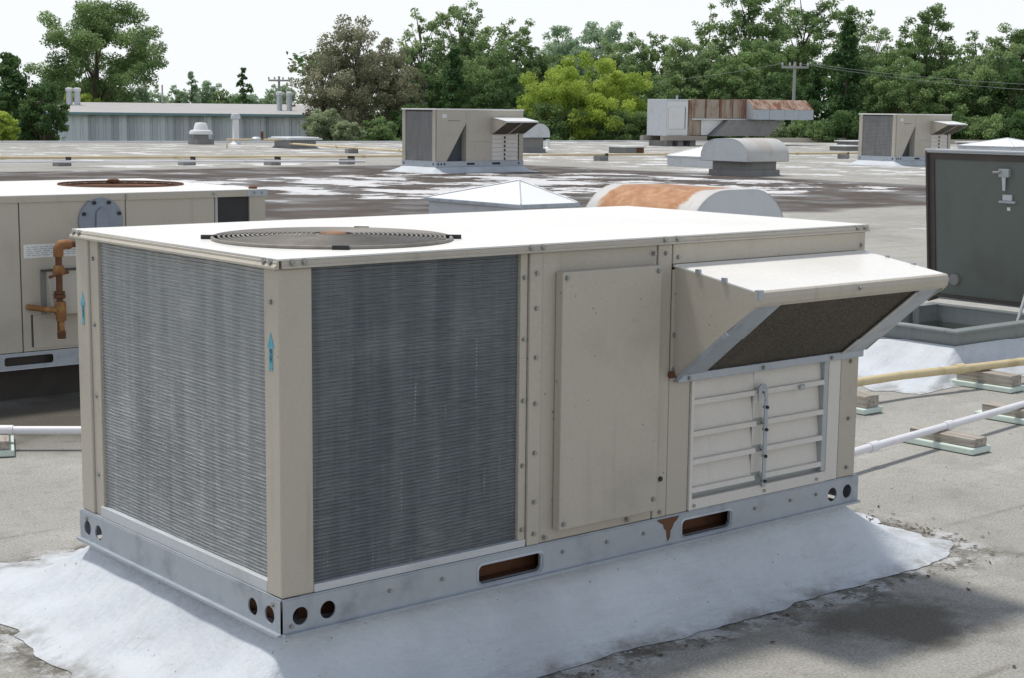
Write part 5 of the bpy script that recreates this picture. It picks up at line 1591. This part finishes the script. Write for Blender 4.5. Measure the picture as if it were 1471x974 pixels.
T(725, 100, 90, 88, 'dark', 'dark tree left of the yellow-green round tree', dens=1.2, size=0.23, base=212)
T(800, 42, 92, 128, 'hazy', 'distant pale tree peeking over the yellow-green tree, left one', base=170, dens=0.9, size=0.32, kind='upright')
T(862, 36, 100, 126, 'hazy', 'distant pale tree peeking over the yellow-green tree, right one', base=170, dens=0.9, size=0.32, kind='upright')
T(842, 78, 186, 82, 'lime', 'broad round yellow-green tree in the middle of the tree line', dens=1.25, size=0.18, base=232, clump=0.72, seed=11, more=1.9)
T(925, 46, 84, 98, 'mid', 'green tree rising right of the yellow-green tree', dens=1.1, size=0.25, base=205)
T(982, 50, 96, 95, 'pale', 'light green full tree above the ducted unit', dens=1.2, size=0.24, base=208)
T(940, 110, 90, 88, 'mid', 'lower green tree behind the left end of the ducted unit', dens=1.2, size=0.23, base=212)
T(1008, 10, 66, 112, 'mid', 'tall airy tree left of the highest airy tree', kind='airy', dens=1.0, size=0.29, base=190, clump=1.2)
T(1065, -14, 116, 110, 'mid', 'highest airy tree cut by the top picture edge, left', kind='airy', dens=1.0, size=0.28, base=190, clump=1.15)
T(1140, -18, 110, 112, 'mid', 'highest airy tree cut by the top picture edge, middle', kind='airy', dens=1.0, size=0.28, base=190, clump=1.15)
T(1205, -8, 86, 108, 'mid', 'tall airy tree cut by the top picture edge, right', kind='airy', dens=1.0, size=0.28, base=190, clump=1.15)
T(1040, 84, 100, 92, 'mid', 'rounded green tree left of the utility pole', dens=1.2, size=0.24, base=210)
T(1105, 108, 96, 90, 'dark', 'dark green tree behind the utility pole', dens=1.2, size=0.23, base=212)
T(1205, 30, 108, 92, 'conifer', 'big dark conifer right of the utility pole', kind='conifer', dens=1.7, size=0.22, base=212, clump=1.35)
T(1160, 96, 84, 93, 'conifer', 'lower dark conifer touching the big dark conifer', kind='conifer', dens=1.5, size=0.22, base=212, clump=1.3)
T(1262, 70, 90, 95, 'mid', 'green tree right of the big dark conifer', dens=1.2, size=0.24, base=210)
T(1318, 12, 100, 100, 'mid', 'tall broad tree above the far right unit', kind='upright', dens=1.1, size=0.26, base=205)
T(1290, 92, 110, 90, 'mid', 'leafy green tree directly behind the far right unit', dens=1.25, size=0.22, base=212)
T(1388, 44, 62, 104, 'pale', 'slender tree right of the tall broad tree', kind='upright', dens=0.9, size=0.26, base=205)
T(1446, 38, 96, 102, 'mid', 'tall tree at the right picture edge', kind='upright', dens=1.1, size=0.26, base=205)
T(1372, 96, 120, 90, 'mid', 'full green tree above the open hatch lid', dens=1.25, size=0.22, base=212)
T(1450, 84, 120, 89, 'dark', 'dark green tree at the right picture edge above the hatch lid', dens=1.25, size=0.22, base=212)
T(1540, 40, 130, 96, 'mid', 'green tree just outside the right picture edge', dens=1.0, size=0.26, base=208)
T(-60, 40, 130, 96, 'mid', 'green tree just outside the left picture edge', dens=1.0, size=0.26, base=208)
low = [(592, 150, 74, 'dark', 'low dark shrub left behind the middle unit coil'), (660, 158, 76, 'dark', 'low dark shrub behind the middle unit'), (735, 160, 80, 'dark', 'low dark shrub behind the middle unit hood'),
       (900, 160, 90, 'mid', 'low green shrub left of the ducted unit'), (960, 150, 80, 'dark', 'low dark shrub behind the ducted unit casing'), (1030, 158, 80, 'dark', 'low dark shrub behind the rusty duct'),
       (1098, 172, 60, 'silver', 'low pale shrub beneath the rusty hood'), (1150, 170, 70, 'mid', 'low green shrub right of the rusty hood'), (1205, 160, 76, 'dark', 'low dark shrub left of the far right unit'),
       (1268, 158, 76, 'dark', 'low dark shrub behind the far right unit coil'), (1335, 160, 80, 'dark', 'low dark shrub behind the far right unit hood'), (1400, 165, 76, 'mid', 'low green shrub above the hatch lid'), (1462, 160, 80, 'dark', 'low dark shrub at the right picture edge'), (800, 150, 90, 'mid', 'low green shrub below the left side of the yellow-green tree')]
for px_, top_, w_, lf, lab in low:
    T(px_, top_, w_, 80, lf, lab, name='shrub', dens=1.3, size=0.18, base=222, cat='shrub', group='shrubs along the far roof edge', clump=1.3)

T(775, 70, 90, 100, 'mid', 'green tree filling in left behind the yellow-green tree', dens=1.1, size=0.25, base=208)
T(1085, 60, 110, 98, 'mid', 'green tree in the middle layer left of the big dark conifer', dens=1.1, size=0.25, base=208)
T(1240, 40, 80, 104, 'pale', 'lighter green tree showing between the big conifer and the tall broad tree', dens=1.0, size=0.26, base=205)
T(1420, 66, 90, 97, 'pale', 'lighter green tree between the two right-hand trees', dens=1.1, size=0.25, base=208)
T(880, 56, 80, 108, 'pale', 'light green tree rising behind the right side of the yellow-green tree', dens=1.0, size=0.26, base=205)
# far-off wood closing the view between the trees
rng = np.random.default_rng(99)
cs, rs, ns = [], [], []
for i in range(420):
    px_ = rng.uniform(430, 1620)
    dep = rng.uniform(128, 150)
    tp = 1.42 + rng.uniform(-60, 70) * dep / 2271
    p = V((px_ - 735) * dep / 2271, dep, tp)
    cs.append(tuple(p))
    rs.append(rng.uniform(1.2, 2.2))
    ns.append(70)
me = leaf_mesh(cs, rs, ns, 0.62, rng)
tag(obj('far_wood', me, LEAF['dark']), 'dark mass of far-off wood closing the gaps behind the trees', 'wood', kind='stuff')
